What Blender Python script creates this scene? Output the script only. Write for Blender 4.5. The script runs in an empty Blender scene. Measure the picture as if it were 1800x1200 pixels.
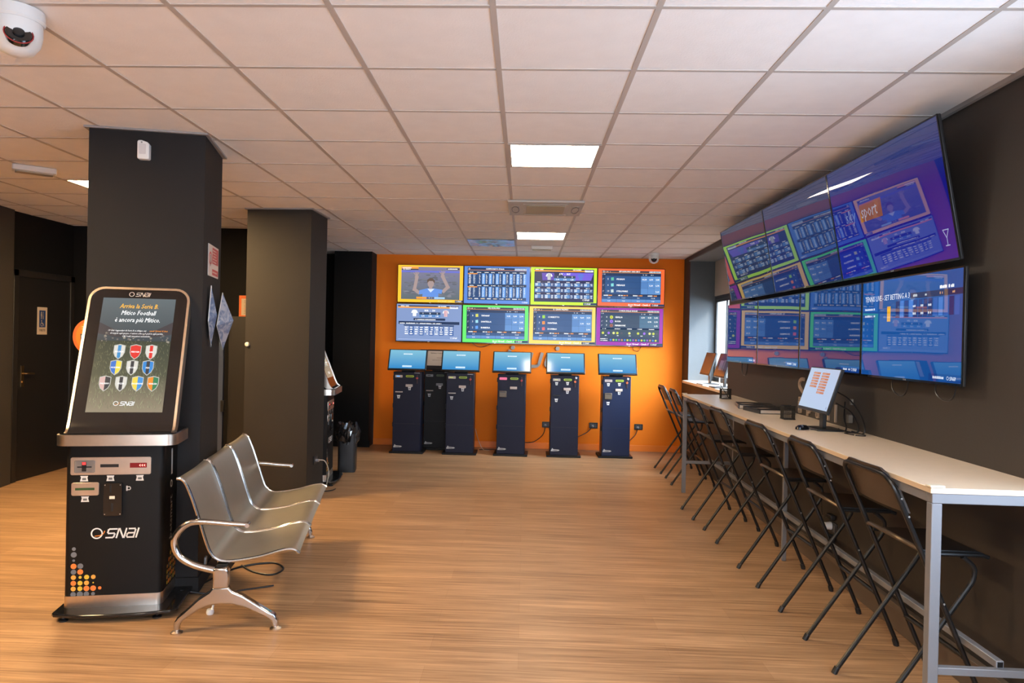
import bpy, math, random
from mathutils import Vector, Matrix
random.seed(7)
sc = bpy.context.scene
COL = sc.collection
# ------------------------------------------------------------------ camera, world, sun, exposure
HC, HT = 1.59, 2.796                       # camera height, ceiling height
FPX, YAW, PIT, ROL = 1250.64, .0361, -.00673, .02148
cd = bpy.data.cameras.new('camera'); cam = bpy.data.objects.new('camera', cd); COL.objects.link(cam)
cd.sensor_width = 36; cd.lens = FPX/1800*36; cd.shift_x = .0124; cd.shift_y = .002; cd.clip_end = 200
_cy, _sy, _cp, _sp, _cr, _sr = math.cos(YAW), math.sin(YAW), math.cos(PIT), math.sin(PIT), math.cos(ROL), math.sin(ROL)
_f = Vector((-_sy*_cp, _cy*_cp, _sp)); _r = Vector((_cy, _sy, 0)); _u = _r.cross(_f)
_R, _U = _cr*_r+_sr*_u, -_sr*_r+_cr*_u
cam.matrix_world = Matrix(((_R.x, _U.x, -_f.x, 0), (_R.y, _U.y, -_f.y, 0), (_R.z, _U.z, -_f.z, HC), (0, 0, 0, 1)))
sc.camera = cam
sc.view_settings.view_transform = 'Standard'; sc.view_settings.look = 'None'
sc.view_settings.exposure = 0.0; sc.view_settings.gamma = 1; sc.view_settings.use_curve_mapping = False
W = bpy.data.worlds.new('sky'); sc.world = W; W.use_nodes = True
W.node_tree.nodes['Background'].inputs[0].default_value = (.62, .78, 1, 1)
W.node_tree.nodes['Background'].inputs[1].default_value = 6.0
sd = bpy.data.lights.new('sun', 'SUN'); sun = bpy.data.objects.new('sun', sd); COL.objects.link(sun)
sd.energy = 13; sd.angle = .05; sd.color = (1, .93, .82)
sun.rotation_euler = Vector((-.75, .36, -.86)).to_track_quat('-Z', 'Y').to_euler()
LED_POWER = 34.0                            # ceiling panels
NEAR_W = 80                                # daylight through the window beside the camera
FRONT_W = 125                                # daylight through the shop front behind the camera
SIDE_W = 130                                 # daylight through the side window
def area(name, loc, direction, sx, sy, watts, col, spread=math.pi):
    l = bpy.data.lights.new(name, 'AREA'); l.shape = 'RECTANGLE'; l.size = sx; l.size_y = sy; l.energy = watts; l.color = col
    o = bpy.data.objects.new(name, l); COL.objects.link(o); o.location = loc
    o.rotation_euler = Vector(direction).to_track_quat('-Z', 'Y').to_euler(); l.spread = spread; return o
area('shop_front_daylight', (.45, -2.9, 1.5), (0, 1, .32), 3.4, 2.0, FRONT_W, (.80, .88, 1))
area('near_window_daylight', (2.24, 1.45, 1.62), (-1, .45, .10), 2.3, 1.4, NEAR_W, (.58, .76, 1))
area('side_window_daylight', (2.75, 8.85, 1.68), (-.85, .55, -.62), 1.8, 1.1, SIDE_W, (.72, .86, 1), 1.9)

# ------------------------------------------------------------------ materials
def s2l(c):
    c = c/255
    return c/12.92 if c <= .04045 else ((c+.055)/1.055)**2.4
def rgb(r, g, b): return (s2l(r), s2l(g), s2l(b))
_M = {}
def mat(name, col, rough=.5, metal=0, spec=.5, coat=0, var=.06, vs=6, bump=0, bs=60, emit=None, es=1, alpha=1, aniso=0):
    if name in _M: return _M[name]
    m = bpy.data.materials.new(name); m.use_nodes = True; nt = m.node_tree; b = nt.nodes['Principled BSDF']
    N = nt.nodes.new; L = nt.links.new
    b.inputs['Roughness'].default_value = rough; b.inputs['Metallic'].default_value = metal
    b.inputs['Specular IOR Level'].default_value = spec; b.inputs['Coat Weight'].default_value = coat
    b.inputs['Coat Roughness'].default_value = .05; b.inputs['Alpha'].default_value = alpha
    tc = N('ShaderNodeTexCoord')
    if var:
        n = N('ShaderNodeTexNoise'); n.inputs['Scale'].default_value = vs; n.inputs['Detail'].default_value = 4
        L(tc.outputs['Object'], n.inputs['Vector'])
        mx = N('ShaderNodeMix'); mx.data_type = 'RGBA'
        mx.inputs[6].default_value = (*[c*(1-var) for c in col], 1); mx.inputs[7].default_value = (*[min(1, c*(1+var)) for c in col], 1)
        L(n.outputs['Fac'], mx.inputs[0]); L(mx.outputs[2], b.inputs['Base Color'])
    else: b.inputs['Base Color'].default_value = (*col, 1)
    if bump:
        n2 = N('ShaderNodeTexNoise'); n2.inputs['Scale'].default_value = bs; n2.inputs['Detail'].default_value = 3
        bp = N('ShaderNodeBump'); bp.inputs['Strength'].default_value = bump; bp.inputs['Distance'].default_value = .01
        L(tc.outputs['Object'], n2.inputs['Vector']); L(n2.outputs['Fac'], bp.inputs['Height']); L(bp.outputs['Normal'], b.inputs['Normal'])
    if emit: b.inputs['Emission Color'].default_value = (*emit, 1); b.inputs['Emission Strength'].default_value = es
    _M[name] = m; return m
def attr_mat(name, emis=0, rough=.3, spec=.5, base=None, warp=0, metal=0):
    m = bpy.data.materials.new(name); m.use_nodes = True; nt = m.node_tree; b = nt.nodes['Principled BSDF']
    a = nt.nodes.new('ShaderNodeAttribute'); a.attribute_name = 'Col'
    b.inputs['Roughness'].default_value = rough; b.inputs['Specular IOR Level'].default_value = spec; b.inputs['Metallic'].default_value = metal
    if base is None: nt.links.new(a.outputs['Color'], b.inputs['Base Color'])
    else: b.inputs['Base Color'].default_value = (*base, 1)
    if emis:
        nt.links.new(a.outputs['Color'], b.inputs['Emission Color']); b.inputs['Emission Strength'].default_value = emis
    if warp:
        tc = nt.nodes.new('ShaderNodeTexCoord'); n = nt.nodes.new('ShaderNodeTexNoise'); n.inputs['Scale'].default_value = 2.2; n.inputs['Detail'].default_value = 0
        bp = nt.nodes.new('ShaderNodeBump'); bp.inputs['Strength'].default_value = warp; bp.inputs['Distance'].default_value = .02
        nt.links.new(tc.outputs['Object'], n.inputs['Vector']); nt.links.new(n.outputs['Fac'], bp.inputs['Height']); nt.links.new(bp.outputs['Normal'], b.inputs['Normal'])
    return m
M_SCREEN = attr_mat('lit_screen', 1.15, .12, .5, (.01, .01, .012))
M_SCREEN_WALL = attr_mat('lit_screen_far', 1.25, .25, .25, (.01, .01, .012))
M_SCREEN_GLOSS = attr_mat('lit_screen_glossy', 1.15, .015, 1.0, (.004, .005, .010), .045)
M_SCREEN_GLOSS.node_tree.nodes['Principled BSDF'].inputs['IOR'].default_value = 1.56
M_PRINT = attr_mat('printed_sheet', 0, .45, .4)
M_DECAL = attr_mat('printed_decal', 0, .4, .4)

def wood_floor():
    m = bpy.data.materials.new('oak_planks'); m.use_nodes = True; nt = m.node_tree; b = nt.nodes['Principled BSDF']; N = nt.nodes.new; L = nt.links.new
    tc = N('ShaderNodeTexCoord')
    br = N('ShaderNodeTexBrick'); br.offset = .37; br.offset_frequency = 2
    for k, v in (('Scale', 1), ('Mortar Size', .0008), ('Mortar Smooth', .3), ('Bias', 0), ('Brick Width', 1.22), ('Row Height', .18)): br.inputs[k].default_value = v
    br.inputs['Color1'].default_value = (.435, .262, .142, 1); br.inputs['Color2'].default_value = (.51, .317, .178, 1); br.inputs['Mortar'].default_value = (.36, .2, .1, 1)
    L(tc.outputs['Object'], br.inputs['Vector'])
    mp = N('ShaderNodeMapping'); mp.inputs['Scale'].default_value = (1.6, 55, 1); L(tc.outputs['Object'], mp.inputs['Vector'])
    n = N('ShaderNodeTexNoise'); n.inputs['Scale'].default_value = 1; n.inputs['Detail'].default_value = 6; n.inputs['Roughness'].default_value = .65; L(mp.outputs[0], n.inputs['Vector'])
    r = N('ShaderNodeValToRGB'); r.color_ramp.elements[0].position = .32; r.color_ramp.elements[0].color = (.47, .40, .34, 1)
    r.color_ramp.elements[1].position = .68; r.color_ramp.elements[1].color = (1.16, 1.16, 1.14, 1); L(n.outputs['Fac'], r.inputs['Fac'])
    mp2 = N('ShaderNodeMapping'); mp2.inputs['Scale'].default_value = (.5, 9, 1); L(tc.outputs['Object'], mp2.inputs['Vector'])
    n2 = N('ShaderNodeTexNoise'); n2.inputs['Scale'].default_value = 1; n2.inputs['Detail'].default_value = 4; L(mp2.outputs[0], n2.inputs['Vector'])
    r2 = N('ShaderNodeValToRGB'); r2.color_ramp.elements[0].position = .3; r2.color_ramp.elements[0].color = (.78, .76, .74, 1)
    r2.color_ramp.elements[1].position = .7; r2.color_ramp.elements[1].color = (1.1, 1.1, 1.1, 1); L(n2.outputs['Fac'], r2.inputs['Fac'])
    m1 = N('ShaderNodeMix'); m1.data_type = 'RGBA'; m1.blend_type = 'MULTIPLY'; m1.inputs[0].default_value = 1
    L(br.outputs['Color'], m1.inputs[6]); L(r.outputs['Color'], m1.inputs[7])
    m2 = N('ShaderNodeMix'); m2.data_type = 'RGBA'; m2.blend_type = 'MULTIPLY'; m2.inputs[0].default_value = 1
    L(m1.outputs[2], m2.inputs[6]); L(r2.outputs['Color'], m2.inputs[7]); L(m2.outputs[2], b.inputs['Base Color'])
    b.inputs['Roughness'].default_value = .42; b.inputs['Specular IOR Level'].default_value = .35
    bp = N('ShaderNodeBump'); bp.inputs['Strength'].default_value = .12; bp.inputs['Distance'].default_value = .002
    L(n.outputs['Fac'], bp.inputs['Height']); L(bp.outputs['Normal'], b.inputs['Normal'])
    return m
def glass_mat(name, tint=(1, 1, 1)):
    m = bpy.data.materials.new(name); m.use_nodes = True; nt = m.node_tree; nt.nodes.clear(); N = nt.nodes.new; L = nt.links.new
    o = N('ShaderNodeOutputMaterial'); mx = N('ShaderNodeMixShader'); t = N('ShaderNodeBsdfTransparent'); g = N('ShaderNodeBsdfGlossy'); lw = N('ShaderNodeLayerWeight'); lw.inputs[0].default_value = .5; pw = N('ShaderNodeMath'); pw.operation = 'POWER'; pw.inputs[1].default_value = 5; fr = N('ShaderNodeMath'); fr.operation = 'MULTIPLY_ADD'; fr.inputs[1].default_value = .9; fr.inputs[2].default_value = .04
    L(lw.outputs['Facing'], pw.inputs[0]); L(pw.outputs[0], fr.inputs[0])
    t.inputs[0].default_value = (*tint, 1); g.inputs['Roughness'].default_value = .02
    L(fr.outputs[0], mx.inputs[0]); L(t.outputs[0], mx.inputs[1]); L(g.outputs[0], mx.inputs[2]); L(mx.outputs[0], o.inputs[0]); return m
GLASS = glass_mat('clear_glass')
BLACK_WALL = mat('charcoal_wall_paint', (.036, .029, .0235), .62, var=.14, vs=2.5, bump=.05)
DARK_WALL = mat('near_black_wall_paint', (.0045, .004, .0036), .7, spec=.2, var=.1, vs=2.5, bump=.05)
PILLAR = mat('charcoal_pillar_paint', (.0165, .0148, .0145), .68, spec=.22, var=.12, vs=2.5, bump=.05)
PILLAR2 = mat('warm_grey_pillar_paint', (.026, .021, .0165), .65, spec=.3, var=.14, vs=2.5, bump=.05)
ORANGE = mat('orange_wall_paint', (.88, .205, .010), .7, spec=.2, var=.05, vs=1.5, bump=.04)
TILE = mat('ceiling_tile', (.91, .875, .845), .85, var=.05, vs=9, bump=.15, bs=140)
TBAR = mat('ceiling_tbar', (.52, .46, .41), .45, var=.02)
BLK = mat('black_plastic', (.012, .012, .013), .35)
BLKG = mat('black_gloss', (.008, .008, .009), .12, coat=.3)
BLKM = mat('black_powder_coat', (.0055, .005, .0047), .5, spec=.22, bump=.05, bs=300)
STEEL = mat('brushed_steel', (.74, .64, .54), .3, 1, var=.1, vs=20)
CHROME = mat('polished_aluminium', (.58, .56, .54), .14, 1, var=.02)
SEATM = mat('satin_perforated_steel', (.38, .34, .27), .36, .65, var=.05, vs=14, bump=.03, bs=500)
ALU = mat('grey_painted_steel', (.20, .20, .215), .45, .2)
WHITE = mat('white_plastic', (.72, .71, .69), .4)
CREAM = mat('cream_plastic', (.72, .66, .52), .5)
NAVY = mat('navy_powder_coat', (.0065, .0072, .020), .42, spec=.25, bump=.05, bs=200)
KBLACK = mat('black_kiosk_coat', (.006, .0055, .006), .5, spec=.25)
NAVYB = mat('navy_coat_blue_reflection', (.003, .009, .036), .38, spec=.35)  # navy coat with the blue reflection of the screens put into its colour
LAMIN = mat('pale_laminate', (.82, .67, .51), .3, var=.05, vs=20)
EDGE = mat('laminate_edge', (.62, .47, .32), .4)
GREYP = mat('grey_plastic', (.25, .25, .25), .45)
SATIN = mat('satin_grey_trim', (.40, .33, .29), .5)
LETTER = mat('grey_letter', (.30, .27, .25), .5)
CREAMD = mat('dim_cream_plastic', (.20, .16, .12), .5)
WLETTER = mat('tan_letter', (.40, .30, .22), .5)
BOLT = mat('bolt_metal', (.6, .58, .55), .3, 1)
RED = mat('red_plastic', (.35, .03, .03), .4)
FOIL = mat('crinkled_foil', (.80, .81, .84), .24, .9, var=.08, vs=20, bump=.35, bs=9)
FLOORM = wood_floor()

# ------------------------------------------------------------------ mesh helpers
class MB:
    def __init__(s): s.v = []; s.f = []; s.c = []
    def add(s, vs, fs, col=None):
        n = len(s.v); s.v += [tuple(v) for v in vs]; s.f += [tuple(i+n for i in f) for f in fs]; s.c += [col]*len(fs); return s
    def box(s, x0, x1, y0, y1, z0, z1, M=None):
        vs = [Vector((x, y, z)) for x in (x0, x1) for y in (y0, y1) for z in (z0, z1)]
        if M is not None: vs = [M @ v for v in vs]
        return s.add(vs, [(0, 1, 3, 2), (4, 6, 7, 5), (0, 4, 5, 1), (2, 3, 7, 6), (0, 2, 6, 4), (1, 5, 7, 3)])
    def prism(s, poly, a0, a1, axis='z', M=None):
        def P(p, a): return Vector({'z': (p[0], p[1], a), 'y': (p[0], a, p[1]), 'x': (a, p[0], p[1])}[axis])
        n = len(poly); vs = [P(p, a0) for p in poly]+[P(p, a1) for p in poly]
        if M is not None: vs = [M @ v for v in vs]
        return s.add(vs, [tuple(range(n-1, -1, -1)), tuple(range(n, 2*n))]+[(i, (i+1) % n, n+(i+1) % n, n+i) for i in range(n)])
    def tube(s, pts, r, n=10, closed=False, flat=1.0, nrm=None):
        pts = [Vector(p) for p in pts]; m = len(pts); rr = r if isinstance(r, (list, tuple)) else [r]*m
        vs = []; up = None
        for i, p in enumerate(pts):
            if closed: t = (pts[(i+1) % m]-pts[i-1])
            else: t = pts[min(i+1, m-1)]-pts[max(i-1, 0)]
            t.normalize()
            if up is None:
                up = Vector(nrm) if nrm else (Vector((0, 0, 1)) if abs(t.z) < .9 else Vector((1, 0, 0)))
            up = (up-t*up.dot(t)).normalized(); b = t.cross(up)
            for k in range(n):
                a = 2*math.pi*k/n; vs.append(p+up*math.cos(a)*rr[i]+b*math.sin(a)*rr[i]*flat)
        fs = [(i*n+k, i*n+(k+1) % n, ((i+1) % m)*n+(k+1) % n, ((i+1) % m)*n+k) for i in range(m if closed else m-1) for k in range(n)]
        if not closed: fs += [tuple(range(n-1, -1, -1)), tuple((m-1)*n+k for k in range(n))]
        return s.add(vs, fs)
    def cyl(s, p0, p1, r, r1=None, n=16): return s.tube([p0, p1], [r, r if r1 is None else r1], n)
    def lathe(s, prof, n=24, c=(0, 0, 0), M=None):
        vs = [Vector((c[0]+r*math.cos(2*math.pi*k/n), c[1]+r*math.sin(2*math.pi*k/n), c[2]+z)) for r, z in prof for k in range(n)]
        if M is not None: vs = [M @ v for v in vs]
        m = len(prof)
        return s.add(vs, [(i*n+k, i*n+(k+1) % n, (i+1)*n+(k+1) % n, (i+1)*n+k) for i in range(m-1) for k in range(n)]+[tuple(range(n-1, -1, -1)), tuple((m-1)*n+k for k in range(n))])
    def build(s, name, m, parent=None, bevel=0, smooth=True, seg=2, colmode=False):
        me = bpy.data.meshes.new(name); me.from_pydata(s.v, [], s.f); me.update()
        if colmode:
            ca = me.color_attributes.new('Col', 'FLOAT_COLOR', 'CORNER'); k = 0; buf = []
            for f, c in zip(s.f, s.c):
                for j in range(len(f)):
                    cc = c[j] if isinstance(c[0], (tuple, list)) else c
                    buf += [*cc, 1.0]
            ca.data.foreach_set('color', buf)
        if smooth and not colmode:
            me.polygons.foreach_set('use_smooth', [True]*len(s.f)); me.set_sharp_from_angle(angle=.6)
        me.materials.append(m)
        o = bpy.data.objects.new(name, me); COL.objects.link(o)
        if parent: o.parent = parent
        if bevel:
            b = o.modifiers.new('bevel', 'BEVEL'); b.width = bevel; b.segments = seg; b.limit_method = 'ANGLE'; b.angle_limit = .7
            b.harden_normals = False
        return o
def box(name, m, x0, x1, y0, y1, z0, z1, parent=None, bevel=0): return MB().box(x0, x1, y0, y1, z0, z1).build(name, m, parent, bevel)
def thing(name, label, cat, loc=(0, 0, 0), rz=0, group=None):
    o = bpy.data.objects.new(name, None); COL.objects.link(o); o.location = loc; o.rotation_euler = (0, 0, rz); o.empty_display_size = .1
    return tag(o, label, cat, group)
def tag(o, label, cat, group=None, kind=None):
    o['label'] = label; o['category'] = cat
    if group: o['group'] = group
    if kind: o['kind'] = kind
    return o
def struct(o): o['kind'] = 'structure'; return o
def copy_tree(o, parent=None):
    c = o.copy(); COL.objects.link(c); c.parent = parent
    for ch in list(o.children): copy_tree(ch, c)
    return c
def fillet(pts, r, n=6):
    pts = [Vector(p) for p in pts]; out = [pts[0]]
    for i in range(1, len(pts)-1):
        a, p, b = pts[i-1], pts[i], pts[i+1]; d1 = (a-p); d2 = (b-p); rr = min(r, d1.length*.48, d2.length*.48)
        q0 = p+d1.normalized()*rr; q1 = p+d2.normalized()*rr
        for k in range(n+1):
            t = k/n; out.append(q0*(1-t)**2+p*2*t*(1-t)+q1*t*t)
    out.append(pts[-1]); return out
def spline(pts, n=8):
    P = [Vector(p) for p in pts]; P = [P[0]*2-P[1]]+P+[P[-1]*2-P[-2]]; out = []
    for i in range(1, len(P)-2):
        for k in range(n):
            t = k/n; a, b, c, d = P[i-1:i+3]
            out.append(.5*((2*b)+(c-a)*t+(2*a-5*b+4*c-d)*t*t+(3*b-a-3*c+d)*t**3))
    out.append(P[-2]); return out
def rrect(x0, x1, y0, y1, r, n=5):
    out = []
    for cx, cy, a0 in ((x1-r, y1-r, 0), (x0+r, y1-r, 90), (x0+r, y0+r, 180), (x1-r, y0+r, 270)):
        for k in range(n+1):
            a = math.radians(a0+90*k/n); out.append((cx+r*math.cos(a), cy+r*math.sin(a)))
    return out
_T = {}
def text2d(s):
    if s not in _T:
        cu = bpy.data.curves.new('t', 'FONT'); cu.body = s; cu.size = 1; cu.resolution_u = 1; cu.align_x = 'LEFT'
        ob = bpy.data.objects.new('t', cu); me = bpy.data.meshes.new_from_object(ob)
        vs = [v.co.to_2d() for v in me.vertices]; fs = [tuple(p.vertices) for p in me.polygons]
        x0 = min((v.x for v in vs), default=0); x1 = max((v.x for v in vs), default=1)
        _T[s] = ([(v.x-x0, v.y) for v in vs], fs, x1-x0); bpy.data.objects.remove(ob); bpy.data.curves.remove(cu); bpy.data.meshes.remove(me)
    return _T[s]
LOGO = [[(1, 1), (.15, 1), (.02, .9), (.02, .62), (.15, .5), (.8, .5), (.93, .4), (.9, .1), (.75, 0), (0, 0)],
        [(0, 0), (0, 1), (.12, 1), (.85, 0), (.97, 0), (.97, 1)],
        [(.08, 1), (.78, 1), (.92, .86), (.92, 0), (.15, 0), (.0, .14), (.0, .38), (.14, .5), (.92, .5)],
        [(0, 0), (0, 1)]]
class Pic:
    """flat printed or lit picture, w x h units on a panel sw x sh metres, centred, in the XZ plane facing -Y"""
    def __init__(s, w, h, sw, sh, lift=.0002): s.w, s.h, s.sw, s.sh = w, h, sw, sh; s.m = MB(); s.k = 0; s.lift = lift; s.M = None
    def P(s, x, y): return ((x/s.w-.5)*s.sw, -s.k*s.lift, (.5-y/s.h)*s.sh)
    def poly(s, pts, col):
        s.m.add([s.P(*p) for p in pts], [tuple(range(len(pts)))], col); return s
    def up(s, n=1): s.k += n; return s
    def rect(s, x0, y0, x1, y1, col): return s.poly([(x0, y0), (x0, y1), (x1, y1), (x1, y0)], col)
    def grad(s, x0, y0, x1, y1, ct, cb): return s.poly([(x0, y0), (x0, y1), (x1, y1), (x1, y0)], (ct, cb, cb, ct))
    def circ(s, x, y, r, col, n=14, ry=None): return s.poly([(x+r*math.cos(2*math.pi*k/n), y-(ry or r)*math.sin(2*math.pi*k/n)) for k in range(n)], col)
    def ring(s, x, y, r, t, col, n=20):
        for k in range(n):
            a, b = 2*math.pi*k/n, 2*math.pi*(k+1)/n
            s.poly([(x+r*math.cos(a), y-r*math.sin(a)), (x+r*math.cos(b), y-r*math.sin(b)), (x+(r-t)*math.cos(b), y-(r-t)*math.sin(b)), (x+(r-t)*math.cos(a), y-(r-t)*math.sin(a))], col)
        return s
    def text(s, x, y, t, h, col, shear=0, al='l', sx=1, bold=0):
        vs, fs, w = text2d(t); k = h/.7; w = w*k*sx
        x0 = x-(w/2 if al == 'c' else w if al == 'r' else 0)
        for off in ([0] if not bold else [-bold*h, 0, bold*h]):
            s.m.add([s.P(x0+off+(vx*sx+shear*vy)*k, y-vy*k) for vx, vy in vs], fs, col)
        return s
    def bars(s, x, y, n, h, col, L=1.0, seed=0):
        rnd = random.Random(seed+int(x*31+y*17)); p = x
        for i in range(n):
            w = h*(.35+rnd.random()*.5)
            if p+w > x+L: break
            if rnd.random() > .12: s.rect(p, y-h*(.75+.25*rnd.random()), p+w*.78, y, col)
            p += w
        return s
    def stroke(s, pts, t, col):
        for (a, b), (c, d) in zip(pts[:-1], pts[1:]):
            L = math.hypot(c-a, d-b) or 1; ux, uy = (c-a)/L*t/2, (d-b)/L*t/2
            s.poly([(a-ux+uy, b-uy-ux), (c+ux+uy, d+uy-ux), (c+ux-uy, d+uy+ux), (a-ux-uy, b-uy+ux)], col)
        return s
    def logo(s, x, y, h, col=(1, 1, 1), orange=None):
        s.ring(x+.62*h, y-.5*h, .62*h, .14*h, col, 18)
        if orange: s.stroke([(x+.45*h, y-.2*h), (x+.95*h, y-.26*h), (x+1.3*h, y-.45*h), (x+1.42*h, y-.72*h)], .09*h, orange)
        p = x+1.58*h
        for g, w in zip(LOGO, (1.05, 1.0, 1.0, .1)):
            s.stroke([(p+gx*w*h*.8+.26*gy*h, y-gy*h*.95) for gx, gy in g], .16*h, col); p += (w*.8+.22)*h
        return s
    def build(s, name, m, parent, loc=(0, 0, 0), rot=(0, 0, 0)):
        o = s.m.build(name, m, parent, colmode=True); o.location = loc; o.rotation_euler = rot; return o

# ------------------------------------------------------------------ room shell
def xw(y): return 2.06+.021*y                       # right wall, slightly out of parallel
YB = 10.38
struct(box('floor', FLOORM, -6.5, 2.62, -3.2, 10.8, -.1, 0))
# ceiling with openings left for the lit panels
TX0, TY0 = -.143, 3.188
LIT = [(0, 2), (0, 8), (-6, 4), (0, -4), (-6, -2), (3, -4), (-3, -5)]
ce = MB()
ce.box(-6.5, 2.68, -3.2, 10.8, HT+.03, HT+.12)
for i in range(-11, 6):
    for j in range(-11, 13):
        if (i, j) in LIT: continue
        x0, y0 = TX0+.6*i, TY0+.6*j
        if x0 > 2.1 or y0 > 10.6: continue
        ce.box(x0+.008, min(x0+.592, 2.6), y0+.008, y0+.592, HT, HT+.02)
ceil_o = struct(ce.build('ceiling', TILE))
tb = MB()
for i in range(-10, 5): tb.box(TX0+.6*i-.012, TX0+.6*i+.012, -3.2, 10.7, HT-.003, HT+.005)
for j in range(-10, 13):
    for i in range(-11, 4): tb.box(TX0+.6*i+.012, TX0+.6*i+.588, TY0+.6*j-.010, TY0+.6*j+.010, HT-.003, HT+.005)
g = tb.build('ceiling_grid', TBAR, ceil_o)
# back wall
struct(box('wall_back', ORANGE, -2.2, 2.30, YB, YB+.15, 0, HT))
struct(box('baseboard_back', mat('orange_baseboard', (.86, .2, .012), .4), -2.2, 2.27, YB-.012, YB, 0, .09, bevel=.003))
# dark column block and recess left of the orange wall
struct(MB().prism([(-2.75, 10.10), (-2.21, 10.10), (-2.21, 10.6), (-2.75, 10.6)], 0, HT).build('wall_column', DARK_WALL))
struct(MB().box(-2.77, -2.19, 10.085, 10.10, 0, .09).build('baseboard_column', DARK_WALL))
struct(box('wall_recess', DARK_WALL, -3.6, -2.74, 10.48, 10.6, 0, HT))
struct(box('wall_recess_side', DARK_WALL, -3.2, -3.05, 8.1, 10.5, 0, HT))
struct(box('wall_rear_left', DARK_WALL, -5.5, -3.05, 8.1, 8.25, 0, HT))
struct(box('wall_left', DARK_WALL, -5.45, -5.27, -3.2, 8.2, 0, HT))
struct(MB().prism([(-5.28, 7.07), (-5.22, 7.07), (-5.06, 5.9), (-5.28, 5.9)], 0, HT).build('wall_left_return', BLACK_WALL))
struct(box('baseboard_left', DARK_WALL, -5.27, -5.225, 5.9, 7.06, 0, .1))
# right wall with the deep window recess (y 7.85 .. 9.97)
def seg(mb, y0, y1, z0, z1, t=.36): mb.prism([(xw(y0), y0), (xw(y1), y1), (xw(y1)+t, y1), (xw(y0)+t, y0)], z0, z1)
wr = MB(); N0, N1 = 7.88, 9.97
seg(wr, -3.2, .1, 0, HT); seg(wr, .1, 2.7, 0, .85); seg(wr, .1, 2.7, 2.4, HT); seg(wr, 2.7, N0, 0, HT); seg(wr, N0, N1, 0, 1.03); seg(wr, N0, N1, 2.735, HT); seg(wr, N1, YB+.1, 0, HT)
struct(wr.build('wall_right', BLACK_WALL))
struct(MB().prism([(xw(-3)-.03, -3), (xw(N0)-.03, N0), (xw(N0), N0), (xw(-3), -3)], 0, .115).prism([(xw(-3)-.036, -3), (xw(N0)-.036, N0), (xw(N0), N0), (xw(-3), -3)], .115, .15).build('baseboard_right', mat('brown_baseboard', (.12, .088, .064), .4), bevel=.003))
struct(MB().prism([(xw(-3)-.022, -3), (xw(N0)-.022, N0), (xw(N0), N0), (xw(-3), -3)], HT-.022, HT-.001).build('trim_1', mat('ceiling_edge_trim', (.30, .28, .27), .5)))
struct(MB().box(xw(10)+.002, 2.62, N1-.012, N1, 1.05, 2.735).build('wall_recess_reveal', mat('blue_grey_reveal_paint', (.070, .082, .094), .7, bump=.08)))
struct(box('wall_recess_soffit', mat('grey_soffit_paint', (.14, .15, .16), .7), xw(9), 2.66, N0, N1, 2.72, 2.735))
# front wall behind the camera with the shop front
wf = MB(); wf.box(-6.5, -1.4, -3.2, -3.0, 0, HT); wf.box(2.3, 3.4, -3.2, -3.0, 0, HT); wf.box(-1.4, 2.3, -3.2, -3.0, 0, .4); wf.box(-1.4, 2.3, -3.2, -3.0, 2.6, HT)
struct(wf.build('wall_front', mat('pale_wall_paint', (.32, .29, .27), .7)))
w2 = MB()
for x in (-1.4, -.15, 1.05, 2.25): w2.box(x, x+.06, -3.12, -3.06, .4, 2.6)
w2.box(-1.4, 2.3, -3.12, -3.06, .4, .46); w2.box(-1.4, 2.3, -3.12, -3.06, 2.54, 2.6)
wfr = struct(w2.build('window_2', BLKM)); box('window_pane', GLASS, -1.38, 2.28, -3.095, -3.089, .44, 2.56, wfr)
w3 = MB()
for y in (.1, 1.37, 2.64): w3.box(2.36, 2.42, y, y+.06, .85, 2.4)
w3.box(2.36, 2.42, .1, 2.7, .85, .91); w3.box(2.36, 2.42, .1, 2.7, 2.34, 2.4)
w3.box(2.44, 3.6, -.5, 3.2, 2.5, 2.55); w3.box(3.55, 3.6, -.5, 3.2, 2.2, 2.5)  # unseen canopy over this window, added to keep the sun off the floor
wn3 = struct(w3.build('window_3', BLKM)); box('window_pane', GLASS, 2.386, 2.392, .12, 2.68, .88, 2.37, wn3)
# side window
XG = 2.62; fr = MB()
for y, w_ in ((7.86, .07), (9.935, .03)): fr.box(XG, XG+.03, y, y+w_, 1.07, 2.73)
fr.box(XG, XG+.03, 7.88, 9.95, 2.19, 2.26); fr.box(XG, XG+.03, 7.88, 9.95, 1.07, 1.11); fr.box(XG, XG+.03, 7.88, 9.95, 2.68, 2.73)
win = struct(fr.build('window_1', mat('dark_window_frame', (.02, .022, .026), .4), bevel=.004))
cs = MB()
for y in (9.915, 9.40, 8.66, 7.95): cs.box(XG+.004, XG+.022, y, y+.025, 1.11, 2.19)
for z in (1.11, 2.155): cs.box(XG+.004, XG+.022, 7.95, 9.94, z, z+.035)
cs.build('window_sash', mat('dark_window_frame', (0, 0, 0)), win, .003)
box('window_pane', GLASS, XG+.011, XG+.015, 7.95, 9.93, 1.13, 2.66, win)
box('roller_blind', mat('beige_blind', (.34, .30, .26), .8), XG-.012, XG-.001, 7.92, 9.955, 2.24, 2.72, win)
sill = box('window_sill', LAMIN, 2.19, XG+.02, 7.89, 9.955, 1.035, 1.07, win, .004)
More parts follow.
